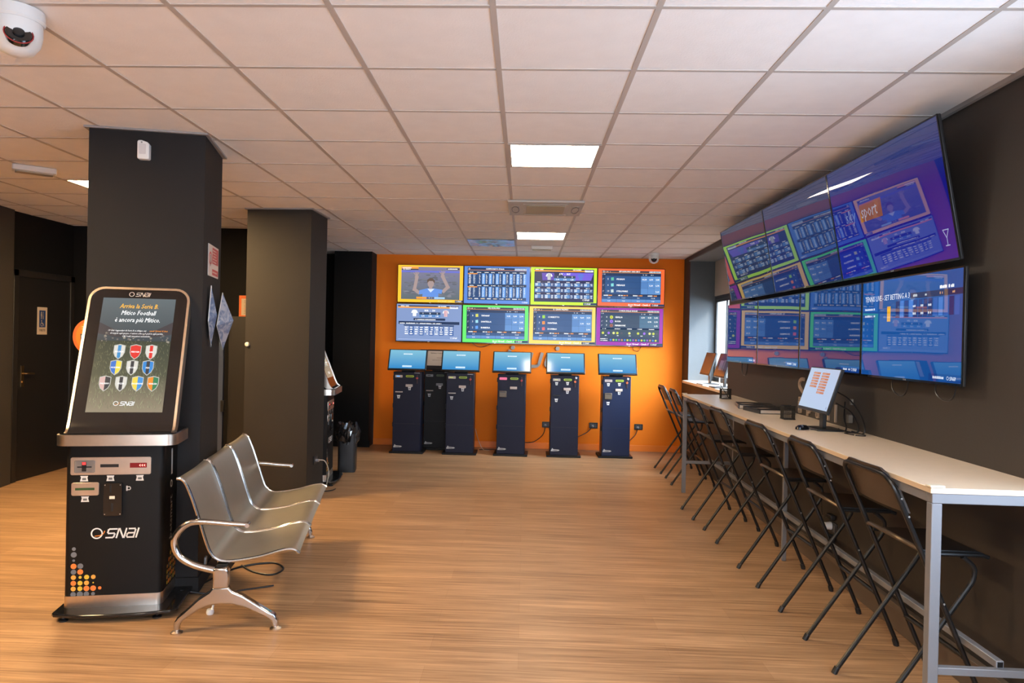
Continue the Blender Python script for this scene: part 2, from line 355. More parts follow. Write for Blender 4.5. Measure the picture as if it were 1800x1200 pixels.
# outside: pavement and pale facade across the street
struct(box('ground_outside', mat('pavement', (.30, .29, .27), .8, var=.2), 2.75, 14, -6, 40, -.3, -.12))
struct(box('outside_sun_blocker', mat('sun_blocker_render', (.5, .47, .42), .8, var=.15), 3.0, 3.3, 3.6, 9.42, -.12, 3.6))  # unseen block, added to stop the sun through most of the side window
fa = thing('street_facade', 'pale sunlit building facade seen through the side window', 'building', (6.5, 14, -.12), 0)
box('wall', mat('cream_render', (.62, .58, .50), .8, var=.15, vs=3), 0, .4, -16, 26, 0, 4.2, fa)
for y in (-9, -4, 2, 7, 12, 17): box('window', mat('facade_glass', (.08, .09, .1), .2), -.03, 0, y, y+1.2, 1.2, 2.8, fa)

# pillars
def pillar(name, m, A, B, Cc, D):
    o = struct(MB().prism([A, B, Cc, D], 0, HT-.001).build(name, m))
    return o
P1 = [(-2.60, 4.12), (-1.965, 4.262), (-2.10, 4.815), (-2.735, 4.673)]
pillar('wall_pillar_near', PILLAR, *P1)
def grow(P, d):
    cx = sum(p[0] for p in P)/4; cy = sum(p[1] for p in P)/4
    return [(p[0]+(d if p[0] > cx else -d), p[1]+(d if p[1] > cy else -d)) for p in P]
struct(MB().prism(grow(P1, .012), 0, .10).build('baseboard_pillar_near', PILLAR, bevel=.003))
P2 = [(-2.70, 6.775), (-2.065, 6.735), (-2.055, 7.25), (-2.69, 7.29)]
pillar('wall_pillar_far', PILLAR2, *P2)
struct(MB().prism(grow(P2, .01), 0, .08).build('baseboard_pillar_far', PILLAR2, bevel=.003))
for k, P in ((2, P1), (3, P2)):
    struct(MB().prism(grow(P, .022), HT-.012, HT-.0005).build('trim_%d' % k, mat('ceiling_edge_trim', (0, 0, 0))))

# toilet door on the left wall
dr = MB(); dr.box(-5.27, -5.235, 7.10, 7.17, 0, 2.2); dr.box(-5.27, -5.235, 8.01, 8.08, 0, 2.2); dr.box(-5.27, -5.235, 7.10, 8.08, 2.13, 2.2)
door = struct(MB().box(-5.268, -5.248, 7.17, 8.01, .005, 2.13).build('door_1', mat('black_door_paint', (.011, .0095, .009), .4)))
dr.build('door_frame', mat('black_door_frame', (.014, .012, .011), .38), door, .004)
BRASS = mat('aged_brass', (.45, .30, .14), .3, 1)
hd = MB(); hd.box(-5.249, -5.243, 7.235, 7.275, .98, 1.2); hd.tube(fillet([(-5.245, 7.255, 1.12), (-5.20, 7.255, 1.12), (-5.20, 7.37, 1.115)], .02), .009, 10); hd.cyl((-5.249, 7.255, 1.03), (-5.238, 7.255, 1.03), .012)
hd.build('door_handle', BRASS, door)
ts = Pic(10, 19, .155, .295); tan = (.50, .38, .27); ts.rect(0, 0, 10, 19, tan).up().rect(1.8, 2.2, 8.3, 14, (.01, .04, .14)).up()
for x in (3.9, 5.8):
    ts.circ(x, 3.6, .5, tan); ts.rect(x-.55, 4.2, x+.55, 6.2, tan); ts.rect(x-.35, 6.2, x+.35, 8.2, tan)
ts.poly([(5.1, 6.4), (6.5, 6.4), (6.2, 4.4), (5.4, 4.4)], tan)
ts.circ(4.2, 9.4, .45, tan).ring(4.5, 12, 1.3, .3, tan).stroke([(4.2, 9.8), (4.4, 11.2), (5.7, 11.2), (6.6, 12.8)], .35, tan).text(5, 16.8, 'TOILETTE', 1.7, (.06, .05, .04), al='c', sx=.62, bold=.05)
tsn = thing('toilet_sign', 'white and blue toilet sign with figures and TOILETTE lettering on the black door', 'sign', (-5.247, 7.545, 1.53))
p_ = ts.build('sign_face', M_PRINT, tsn, (.003, 0, .147), (0, 0, math.radians(90)))
box('sign_board', CREAM, 0, .002, -.078, .078, 0, .295, tsn)

# ------------------------------------------------------------------ ceiling fixtures
def led(i, j, label, col=(1, .855, .655), k=1.0):
    t = thing('led_ceiling_panel', label, 'ceiling light', (TX0+.6*i+.3, TY0+.6*j+.3, HT-.006), 0, 'square ceiling light panels')
    fr = MB()
    for a in ((-.29, .29, -.29, -.272), (-.29, .29, .272, .29), (-.29, -.272, -.272, .272), (.272, .29, -.272, .272)): fr.box(*a, 0, .014)
    fr.build('frame', TBAR, t)
    box('diffuser', mat('lit_diffuser%d' % int(col[2]*100), (.8, .8, .8), .5, var=0, emit=col, es=LED_POWER*k), -.272, .272, -.272, .272, .004, .012, t)
led(0, 2, 'lit square ceiling panel nearest, above the middle of the room')
led(0, 8, 'lit square ceiling panel far, between the air cassette and the orange wall')
led(-6, 4, 'lit ceiling panel half hidden left of the near dark pillar', (1, .68, .33), 4.5)
for ij, lb in (((0, -4), 'added lit ceiling panel, unseen behind the camera, middle row'), ((-6, -2), 'added lit ceiling panel, unseen behind the camera at far left'), ((3, -4), 'added lit ceiling panel, unseen behind the camera at right'), ((-3, -5), 'added lit ceiling panel, unseen behind the camera, left of the middle row')): led(*ij, lb, *(((1, .68, .33), 2.4) if ij[0] == -6 else ()))  # unseen panels, added because the room needs their light
ac = thing('air_conditioner_cassette', 'beige white air conditioning cassette in the ceiling between two light panels', 'air conditioner', (TX0+.3, TY0+3.3, HT))
ACW = mat('aged_white_plastic', (.52, .48, .42), .45)
MB().prism(rrect(-.335, .335, -.335, .335, .02), -.022, -.003).build('panel', ACW, ac, .004)
MB().prism(rrect(-.17, .17, -.20, .20, .02), -.030, -.022).build('grille', mat('grille_beige', (.46, .42, .31), .6, bump=.3, bs=90), ac, .002)
for y in (-.265, .25): box('louver', ACW, -.2, .2, y, y+.04, -.028, -.022, ac, .003)
for x in (-.27, .27):
    l = MB().prism(rrect(x-.035, x+.035, -.16, .16, .03), -.028, -.022).build('louver', ACW, ac, .003)
    MB().tube([(x+.035*math.cos(a)*.9, .15*math.sin(a), -.0285) for a in [k*math.pi/12 for k in range(24)]], .003, 6, True).build('air_slot', BLK, l)
df = thing('foil_covered_diffuser', 'ceiling air diffuser wrapped in crinkled silver foil, left of the far light panel', 'air vent', (TX0-.3, 8.888, HT))
fo = MB(); n = 14
vs = [(-.285+.57*a/n, -.285+.57*b/n, -.010-.010*random.random()-(.018 if abs(math.hypot(a-n/2, b-n/2)-4) < 1 else 0)) for b in range(n+1) for a in range(n+1)]
fo.add(vs, [(b*(n+1)+a, (b+1)*(n+1)+a, (b+1)*(n+1)+a+1, b*(n+1)+a+1) for b in range(n) for a in range(n)]); fo.build('foil_cover', FOIL, df)
box('vent_frame', TBAR, -.29, .29, -.29, .29, -.008, -.003, df)
def em_lamp(loc, rz, label):
    t = thing('emergency_light', label, 'emergency light', loc, rz, None)
    MB().prism(rrect(-.14, .14, -.055, .055, .012), -.045, -.003).build('housing', WHITE, t, .006)
    box('lens', mat('prismatic_lens', (.45, .42, .36), .25, bump=.5, bs=160), -.12, .12, -.042, .042, -.055, -.044, t, .004)
em_lamp((.19, 9.2, HT), 0, 'slim white emergency light on the ceiling before the orange wall')
em_lamp((-3.68, 5.18, HT), math.radians(38), 'white emergency light on the ceiling left of the near pillar')
def cctv(loc, aim, s, label):
    t = thing('dome_camera', label, 'security camera', loc, aim); t.scale = (s, s, s)
    MB().lathe([(.058, -.003), (.060, -.028), (.056, -.034)], 32).build('mount', WHITE, t)
    MB().lathe([(.054, -.034), (.055, -.06), (.050, -.085), (.036, -.105), (.012, -.115)], 32).build('turret', WHITE, t)
    M = Matrix.Translation((0, -.046, -.078)) @ Matrix.Rotation(math.radians(62), 4, 'X')
    lz = MB().lathe([(.026, -.01), (.030, .004), (.026, .009)], 24, M=M).build('lens_housing', BLKG, t)
    MB().tube([M @ Vector((.030*math.cos(a), .030*math.sin(a), .006)) for a in [k*math.pi/12 for k in range(24)]], .0015, 6, True).build('red_ring', RED, lz)
    MB().lathe([(.012, .0), (.012, .013), (.009, .015)], 20, M=M).build('lens', BLK, lz)
cctv((-1.945, 2.63, HT), math.radians(40), 1.55, 'white security camera on the ceiling in the top left corner, nearest')
cctv((1.72, 9.72, HT), math.radians(-8), 1.25, 'white security camera on the ceiling in front of the orange wall')
pir = thing('motion_sensor', 'white motion sensor high on the front of the near dark pillar', 'sensor', (-2.296, 4.187, 2.61), math.radians(12.6))
MB().prism([(-.028, 0), (.028, 0), (.033, .008), (.033, .088), (.022, .102), (-.01, .112), (-.026, .111), (-.033, .104), (-.033, .008)], -.045, 0, 'y').build('body', WHITE, pir, .007, seg=3)
box('lens_window', mat('pearl_lens', (.62, .60, .60), .2), -.022, .015, -.0475, -.044, .03, .088, pir, .003)
MB().cyl((-.008, -.047, .098), (-.008, -.044, .098), .005).build('led_dot', GREYP, pir)

# ------------------------------------------------------------------ picture contents
Wt = (1, 1, 1); NV = (.012, .03, .085); NV2 = (.02, .07, .20); LB = (.10, .24, .52); OR = (1, .34, .03); GR = (.55, .6, .65)
def frame_bg(p, c): p.rect(0, 0, 16, 9, c).up()
def foot(p, txt, c):
    if txt: p.text(12.6, 8.83, txt, .42, Wt, .25, 'r', .9, .04)
    p.rect(12.8, 8.4, 16, 8.95, NV).up().logo(13.1, 8.82, .3)
def race(border, title, rows, circ=False, foot_t='Sport Virtuali - Canale 6', bot=8.15):
    p = Pic(16, 9, .945, .532); frame_bg(p, border)
    p.rect(.9, .45, 15.2, bot, NV).up()
    p.rect(.9, .45, 15.2, .95, (.05, .045, .06)).rect(.9, .95, 15.2, 1.02, OR).rect(12.3, .5, 15.1, .92, GR).up()
    p.text(7.6, .82, title, .34, Wt, al='c', bold=.04).ring(1.35, .72, .2, .06, Wt, 10).bars(1.75, .85, 9, .2, (.8, .6, .5), 1.3)
    p.bars(13, .85, 12, .2, (.25, .3, .35), 2)
    H = (bot-3.1)/3 if not circ else .98
    for k, (num, c, nm, od) in enumerate(rows):
        y = 1.75+k*(1.45 if not circ else 1.0); hh = 1.42 if not circ else .97
        p.rect(1.7, y, 10.3, y+hh, NV2 if not circ else (.02, .045, .09)).rect(10.35, y, 12.0, y+hh, LB if k % 2 == 0 else (.08, .2, .46)).rect(12.03, y, 13.6, y+hh, LB).rect(13.63, y, 15.1, y+hh, (.12, .27, .55)).up()
        if circ: p.rect(10.35, y, 15.1, y+hh, (.05, .13, .22)).up()
        p.text(1.15, y+hh*.66, '%d°' % (k+1), .34, (.7, .7, .8)).text(2.3, y+hh*.66, num, .4, Wt)
        if circ: p.circ(3.6, y+hh/2, .4, c).up().circ(3.6, y+hh/2, .25, tuple(q*.6 for q in c))
        else: p.poly([(3.1, y+hh*.28), (3.75, y+hh*.22), (3.8, y+hh*.74), (3.15, y+hh*.78)], c)
        p.text(4.5, y+hh*.66, nm, .38, Wt, bold=.05)
        for q, o in enumerate(od):
            if o: p.text((11.2, 12.8, 14.35)[q], y+hh*.66, o, .36, Wt, al='c', bold=.04)
    p.bars(1.1, 1.45, 5, .22, GR, .7); p.bars(10.8, 1.5, 8, .2, GR, 1.1); p.bars(12.6, 1.5, 8, .18, GR, 2.2)
    if circ:
        cs_ = [(.55, .6, .05), (.3, .12, .75), (.7, .68, .2)]
        p.rect(.95, 4.85, 15.15, 6.9, (.02, .045, .07)).rect(.95, 4.85, 15.15, 5.15, NV).up()
        for q, x in enumerate((1.6, 3, 4.2, 5.1, 6.1, 8, 10.1, 11.6, 12.9, 13.8, 14.6)): p.circ(x, 6.05, .3, cs_[q % 3] if q not in (4, 10) else (.05, .05, .07))
        for x in (1.2, 4.4, 7.4, 9.8, 12.7): p.bars(x, 5.1, 12, .18, Wt, 2)
        for x in (2.1, 5, 7.9, 10.7, 13.6): p.bars(x, 6.75, 4, .2, Wt, .6)
        for q in range(17): p.circ(3.5+q*.68, 7.7, .24, [(.05, .2, .6), (.25, .1, .5), (.6, .6, .05), (.5, .25, .1), (.1, .5, .2)][(q*7) % 5])
        p.bars(1, 7.55, 14, .2, Wt, 2.2).bars(1, 7.95, 14, .2, Wt, 2.2)
    else:
        y = 6.15
        p.rect(.95, y, 15.15, y+.5, NV).rect(.95, y+.5, 15.15, y+1.2, NV2).rect(.95, y+1.2, 15.15, y+1.9, LB).up()
        for q in range(4):
            x = 1+q*3.55; p.rect(x-.05, y+.45, x-.01, y+1.9, NV); p.bars(x+.4, y+.4, 7, .26, Wt, 1.2).bars(x+1.6, y+.4, 7, .26, OR, 1.2)
            p.text(x+1.7, y+1.0, ('2-4', '1-2-3', '2-6', '5-6-8')[q], .3, Wt, al='c').text(x+1.7, y+1.75, ('3,25', '7,50', '4,10', '9,80')[q], .3, Wt, al='c')
    foot(p, foot_t, None); return p
def shirt(p, x, y, s, a, b, stripes=3):
    p.poly([(x-.5*s, y-.5*s), (x-.2*s, y-.62*s), (x+.2*s, y-.62*s), (x+.5*s, y-.5*s), (x+.72*s, y), (x+.5*s, y+.12*s), (x+.38*s, y-.1*s), (x+.36*s, y+.75*s), (x-.36*s, y+.75*s), (x-.38*s, y-.1*s), (x-.5*s, y+.12*s), (x-.72*s, y)], a)
    if b:
        p.up()
        for k in range(stripes): xx = x+(-.26+.52*k/max(1, stripes-1))*s; p.rect(xx-.06*s, y-.56*s, xx+.06*s, y+.74*s, b)
def table(n=0):
    p = Pic(16, 9, .945, .532); frame_bg(p, (.09, .22, .62)); p.rect(.8, .3, 15.2, 8.2, (.02, .06, .17)).up()
    p.rect(.8, .35, 15.2, .85, NV).rect(.8, .88, 15.2, .95, OR).rect(12.3, .4, 15.2, .9, (.5, .62, .8)).up().text(7.5, .75, 'CAMPIONATO ITALIA', .32, Wt, al='c', bold=.05).ring(1.2, .62, .2, .06, Wt, 10)
    for y0, rows in ((1.2, 9), (4.4, 9)):
        p.rect(.85, y0, 15.15, y0+.45, (.015, .03, .07)).rect(.85, y0+.5, 3.2, y0+.7, OR)
        for q in range(8): p.bars(1.3+q*1.75, y0+.38, 8, .22, Wt, 1.2, n)
        for q in range(7):
            x = 3.6+q*1.68
            p.rect(x+.75, y0+.55, x+1.5, y0+3.1, (.13, .32, .72)).up()
            for r in range(rows):
                y = y0+.9+r*.25
                p.bars(x+.05, y, 3, .15, Wt, .5, r).bars(x+.95, y, 3, .15, Wt, .4, r+9); 
            p.k -= 1
        for r in range(rows): p.bars(1.1, y0+.95+r*.25, 6, .15, Wt, .8, r).bars(2.2, y0+.95+r*.25, 5, .15, (.7, .8, .9), .9, r)
    for q in range(9): p.bars(1+q*1.55, 7.95, 7, .24, Wt if q % 2 else (.9, .7, .4), 1.2)
    p.up(); p.logo(14.2, 8.75, .28); return p
def stats(border, dark):
    p = Pic(16, 9, .945, .532); frame_bg(p, border)
    if dark: p.rect(.8, .35, 15.3, 8.3, (.02, .02, .07)).up().poly([(7, 1.2), (15.2, 1.2), (14.6, 3.0), (9, 3.1)], (.16, .10, .62)).poly([(2.6, 1.3), (5.6, 1.3), (5.9, 3.0), (2.8, 3.1)], (.10, .05, .38)).up()
    p.rect(.8 if dark else .3, .35, 15.2, .62, (.03, .03, .05)).rect(.8 if dark else .3, .66, 13.2, .95, OR).rect(13.0, .4, 15.1, 1.0, (.8, .85, .95)).up()
    p.text(14.05, .86, '14:44', .4, (.2, .1, .4), al='c').bars(1, .6, 14, .22, Wt, 2.3).bars(10.2, .6, 16, .22, Wt, 2.6)
    shirt(p, 4.4, 2.1, 1.15, (.85, .87, .9), (.05, .05, .06) if dark else None)
    shirt(p, 12.1, 2.1, 1.15, (.10, .16, .6) if dark else (.75, .75, .78), None if dark else (.5, .05, .08))
    p.text(8.2, 1.75, 'JUV  -  INT' if dark else 'BER  -  SIV', .42, Wt, al='c', bold=.04)
    p.rect(5.6, 1.95, 10.8, 2.55, (.03, .05, .1)).rect(5.6, 2.55, 10.8, 3.15, LB).up()
    for q in range(3): p.text(6.5+q*1.75, 2.42, '1X2'[q], .36, Wt, al='c', bold=.05).text(6.5+q*1.75, 3.03, ('3,95', '3,50', '1,85')[q], .34, Wt, al='c', bold=.04)
    if dark:
        for b, y in enumerate((3.4, 4.8, 6.2)):
            for q in range(6):
                x = 1+q*2.38; p.bars(x+.5, y+.22, 7, .2, Wt, 1.2)
                p.rect(x, y+.35, x+1.35, y+1.2, LB).rect(x+1.4, y+.35, x+2.2, y+1.2, (.05, .1, .25)).up()
                for r in range(3 if b == 2 else 2): p.bars(x+.1, y+.62+r*.3, 6, .18, Wt, 1).bars(x+1.6, y+.62+r*.3, 4, .18, Wt, .5)
                p.k -= 1
        p.up().logo(12.6, 7.9, .34).up(); foot(p, None, None)
    else:
        p.rect(4.2, 3.4, 12, 3.95, NV).rect(.5, 4.2, 15.5, 4.9, NV).rect(1.8, 5.05, 14.2, 5.3, NV).up()
        p.bars(4.5, 3.85, 40, .22, Wt, 7.2).bars(.8, 4.8, 70, .24, Wt, 14.3)
        for q in range(10):
            x = 1.9+q*1.23
            if q % 2: p.rect(x, 5.35, x+1.15, 7.6, (.05, .12, .34))
            p.up()
            for r in range(4): p.bars(x+.2, 5.8+r*.52, 5, .3, Wt, .85, r)
            p.k -= 1
        p.up().logo(13.3, 8.3, .34)
        p.rect(.5, 8.55, 15.5, 8.62, (.5, .6, .8))
    return p
def football():
    p = Pic(16, 9, .945, .532); frame_bg(p, (1, .52, .03)); X0, X1, Y0, Y1 = .8, 15.2, .4, 8.3
    p.grad(X0, Y0, X1, Y1, (.20, .19, .30), (.10, .13, .14)).up(); rnd = random.Random(3)
    for k in range(130):
        x = X0+.9+rnd.random()*12.5; y = 1.1+rnd.random()*6.6; w = .3+rnd.random()*.6
        g = .11+rnd.random()*.10; p.k = 2+k % 5; p.circ(x, y, w, (g*.95, g, g*1.2), 10, .08+rnd.random()*.14)
    p.k = 8; p.rect(X0, 1.3, X1, 1.75, (.14, .16, .55)).up()
    SK = (.36, .27, .26); SH = (.12, .26, .66)
    p.stroke([(5.1, 6.6), (4.1, 5.9), (4.6, 3.2)], .8, SK).stroke([(11.3, 6.2), (12.3, 5.2), (11.1, 2.9)], .8, SK)
    for hx, hy, d in ((4.6, 2.9, -1), (11.0, 2.6, 1)):
        p.circ(hx, hy, .5, SK)
        for a in (-38, -15, 5, 25): p.stroke([(hx, hy-.2), (hx+math.sin(math.radians(a))*1.2, hy-.1-math.cos(math.radians(a))*1.15)], .2, SK)
    p.up().poly([(5.3, 6.1), (7.2, 5.6), (9.0, 5.6), (11.0, 5.9), (10.8, 6.9), (10.0, 6.8), (10.0, 8.2), (6.0, 8.2), (6.1, 7.0), (5.2, 7.1)], SH).up()
    p.rect(7.7, 5.0, 8.5, 5.9, SK).poly([(7.3, 5.7), (8.1, 6.6), (9, 5.7)], (.6, .7, .9)).circ(8.1, 4.4, .8, SK, 16, 1.0).up().poly([(7.2, 4.3), (7.2, 3.5), (7.8, 3.1), (8.5, 3.1), (9.1, 3.7), (9.0, 4.4), (8.6, 3.8), (7.7, 3.8)], (.12, .08, .06)).up()
    p.rect(.9, .5, 5, .85, OR).rect(.9, .88, 5, 1.15, (.05, .05, .06)).rect(12, .6, 15.1, 1.0, (.05, .05, .07)).rect(4.6, 7.7, 7.1, 8.15, OR).rect(7.1, 7.7, 9, 8.15, (.1, .1, .12)).rect(9, 7.7, 11.6, 8.15, (.35, .55, .75)).up()
    p.bars(1.1, .8, 18, .22, Wt, 3.6).bars(1.1, 1.1, 18, .18, Wt, 3.6).bars(12.2, .92, 18, .24, Wt, 2.7).text(8.05, 8.08, '0 - 1', .32, Wt, al='c')
    p.text(13.6, 8.78, 'Sport Virtuali - Canale 1', .3, (1, .8, .45), .25, 'r', .9).rect(14.1, 8.4, 16, 8.95, NV).up().logo(14.3, 8.8, .28)
    return p
def tv(name_label, loc, rz, w, h, pic, material, tilt=0, group='', depth=.055, cat='television'):
    t = thing('television', name_label, cat, loc, rz, group); t.rotation_euler = (-tilt, 0, rz) if not tilt else (0, 0, rz)
    if tilt:
        t.matrix_world = Matrix.Translation(loc) @ Matrix.Rotation(rz, 4, 'Z') @ Matrix.Rotation(tilt, 4, 'X')
    MB().box(-w/2, w/2, .006, .022, 0, h).box(-w/2+.08, w/2-.08, .022, depth, .03, h*.62).build('housing', BLK, t, .004)
    b = .007; fr = MB(); fr.box(-w/2, -w/2+b, 0, .006, 0, h).box(w/2-b, w/2, 0, .006, 0, h).box(-w/2+b, w/2-b, 0, .006, h-b, h).box(-w/2+b, w/2-b, 0, .006, 0, .012)
    fr.build('bezel', BLKG, t)
    box('maker_badge', BOLT, -.014, .014, -.0015, 0, .002, .009, t)
    pic.sw, pic.sh = w-2*b, h-b-.012
    k = pic.sw/.945, pic.sh/.532
    pic.m.v = [(v[0]*k[0], v[1], v[2]*k[1]) for v in pic.m.v]
    pic.build('screen', material, t, (0, .003, .012+pic.sh/2))
    return t
# back wall: 4 x 2
BT = [(football(), 'television with yellow border and footballer raising both arms, top left on the orange wall'),
      (table(), 'television with blue border and dense odds table, second in the top row'),
      (stats((.55, .95, .02), True), 'television with lime green border and purple football statistics, third in the top row'),
      (race((1, .13, .03), 'IPPODROMO SAN SIRO', [('5', (.1, .45, .3), 'PEGASO', ('10,20', '6,50', '4,80')), ('6', (.2, .6, .6), 'MERALIS', ('', '5,20', '6,70')), ('10', (.5, .6, .6), 'STELLMARE', ('', '', '3,60'))]), 'television with orange red border and race odds, top right corner of the wall'),
      (stats((.20, .28, .50), False), 'television with grey blue screen and two football shirts, bottom left'),
      (race((.12, .82, .13), 'VELODROMO', [('8', (.6, .6, .1), 'TIFFANY', ('3,25', '3,60', '2,90')), ('3', (.3, .6, .7), 'SANTELLA', ('', '2,80', '4,45')), ('2', (.1, .3, .8), 'BARBERA', ('', '', '5,30'))]), 'television with bright green border and race odds, second in the bottom row'),
      (race((1, .62, .10), 'IL GRAN PREMIO', [('8', (.3, .6, .05), 'CORBETTO', ('5,25', '4,60', '3,50')), ('7', (.9, .25, .02), 'FANTINA', ('', '3,30', '4,20')), ('1', (.8, .12, .1), 'DOMINO', ('', '', '3,90'))]), 'television with pale yellow border and race odds, third in the bottom row'),
      (race((.32, .01, .36), 'CORSA DELLE BIGLIE', [('4', (.6, .65, .03), 'GIALLA', ('6,50', '4,25', '3,40')), ('8', (.3, .14, .75), 'ROSA', ('', '4,90', '3,70')), ('7', (.35, .1, .05), 'MARRONE', ('', '', '3,75'))], True, 'Sport Virtuali - Canale 7'), 'television with purple border and coloured balls, bottom right')]
for k, (pc, lb) in enumerate(BT):
    r, c = divmod(k, 4)
    tv(lb, (-1.875+.482+c*.967-(.01 if r else 0), YB-.075, 2.085 if r == 0 else 1.520), 0, .962, .556, pc, M_SCREEN_WALL, 0, 'televisions on the orange wall')
# right wall screens
def blue_board(main, seed):
    p = Pic(16, 9, .945, .532); dk = (.003, .018, .10) if not main else (.004, .060, .25)
    p.grad(0, 0, 16, 9, (.005, .028, .12) if not main else (.006, .070, .27), dk).up()
    if main:
        p.text(.5, 1.9, 'TENNIS LIVE - SET BETTING A 3', .5, (.75, .8, .9), sx=.8)
        p.rect(8.6, 1.5, 16, 2.0, (.01, .02, .08)).up().bars(9, 1.85, 5, .24, GR, 1).bars(10.8, 1.85, 3, .2, GR, .6).bars(12.9, 1.85, 3, .2, (.6, .3, .15), .5).bars(14.6, 1.85, 3, .2, (.6, .3, .15), .5).bars(12.9, 1.4, 12, .26, Wt, 2.2)
        rr = random.Random(5)
        for q in range(13): p.rect(6.2+q*.73, 2.1, 6.2+q*.73+.6, 3.6, [(.02, .09, .36), (.05, .16, .50), (.01, .02, .12)][rr.randrange(3)])
        p.rect(4.7, 2.5, 5.3, 3.9, (.7, .35, .02)).up()
        for y in (2.75, 3.4): p.bars(.5, y, 16, .2, (.6, .65, .75), 2.4).bars(9, y, 5, .2, (.6, .65, .75), .6).bars(10.2, y, 4, .2, (.6, .65, .75), .5).bars(11.3, y, 5, .2, (.6, .65, .75), .6)
    p.rect(11.6, 8.35, 16, 8.95, (.004, .04, .20)).up().bars(12.2, 8.76, 16, .22, (.6, .65, .75), 1.7, seed).logo(14.1, 8.78, .24, (.65, .7, .8))
    return p
def sky_board(kind):
    p = Pic(16, 9, .945, .532)
    if kind == 0: p.grad(0, 0, 16, 9, (.018, .034, .075), (.006, .010, .03))
    elif kind == 1: p.grad(0, 0, 16, 9, (.018, .034, .09), (.005, .010, .08))
    else:
        p.grad(0, 0, 16, 4, (.016, .035, .12), (.006, .006, .16)).grad(0, 4, 16, 9, (.006, .006, .16), (.004, .006, .20)).up()
        p.poly([(7.2, 2.6), (10.6, 3.5), (10.4, 4.7), (7.0, 3.7)], (.24, .05, .02)) if 0 else p.rect(4.6, 3.5, 7.9, 4.9, (.16, .035, .010))
        p.up().text(2.2, 4.6, 'sky', 1.0, (.10, .13, .30), sx=.9).text(4.8, 4.6, 'sport', 1.0, (.28, .26, .32), sx=.8)
        c = (.3, .34, .5); p.stroke([(14.75, 7.1), (15.35, 7.1), (15.08, 7.6), (15.08, 8.1)], .06, c).stroke([(14.75, 7.1), (15.05, 7.6)], .06, c).stroke([(14.88, 8.12), (15.28, 8.12)], .07, c)
    return p
HP = math.pi/2
YT = [(3.45, 4.70), (4.70, 5.95), (5.95, 7.20)]
for k, (a, b) in enumerate(YT):
    tv(('large blue wall screen with sky sport logo and cocktail glass, top row nearest', 'large dark blue wall screen in the middle of the top row on the right wall', 'large dark wall screen at the far end of the top row beside the window')[k],
       (2.052, (a+b)/2, 2.012), -HP, b-a-.004, .70, sky_board(2-k), M_SCREEN_GLOSS, math.radians(10.5), 'large screens in the upper row on the right wall', .05)
YL = [3.40, 4.415, 5.395, 6.36, 7.29]
for k in range(4):
    a, b = YL[k], YL[k+1]
    tv(('blue wall screen headed TENNIS LIVE, nearest in the lower row on the right wall', 'dark blue wall screen above the counter monitor, second nearest in the lower row', 'dark wall screen third from the near end in the lower row of the right wall', 'dark wall screen beside the window at the far end of the lower row')[k],
       (2.045, (a+b)/2, 1.412), -HP, b-a-.008, .566, blue_board(k == 0, k), M_SCREEN_GLOSS, 0, 'screens in the lower row on the right wall', .05)
# mounts and loose cables of the right wall screens
for y in (4.05, 5.3, 7.0):
    o = MB().box(2.10, xw(y)+.02, y-.05, y+.05, 2.02, 2.5).box(2.10, xw(y)+.02, y-.04, y+.04, 1.45, 1.9).build('screen_wall_bracket', BLKM)
    tag(o, {4.05: 'black bracket behind the nearest right wall screens', 5.3: 'black bracket behind the middle right wall screens', 7.0: 'black bracket behind the farthest right wall screens'}[y], 'bracket')
for y, dz, lb in ((3.62, .09, 'widest black cable loop under the nearest lower right wall screen'), (4.05, .10, 'narrow black cable loop beneath the TENNIS LIVE screen'), (6.85, .13, 'black cable loop hanging beneath the farthest lower wall screen')):
    o = MB().tube(spline([(2.10, y-.09, 1.46), (2.09, y-.08, 1.41-dz*.6), (2.09, y-.01, 1.42-dz), (2.09, y+.07, 1.41-dz*.5), (2.10, y+.08, 1.46)]), .004, 6).build('hanging_cable', BLK); tag(o, lb, 'cable')
for x, lb in ((-.62, 'black cable sagging under the green bordered television'), (1.62, 'small cable loop under the purple bordered television')):
    o = MB().tube(spline([(x-.16, YB-.03, 1.53), (x-.08, YB-.02, 1.475), (x+.02, YB-.02, 1.468), (x+.16, YB-.03, 1.53)] if x < 0 else [(x-.06, YB-.03, 1.53), (x-.05, YB-.02, 1.47), (x+.02, YB-.02, 1.455), (x+.06, YB-.03, 1.53)]), .004, 6).build('hanging_cable', BLK); tag(o, lb, 'cable')

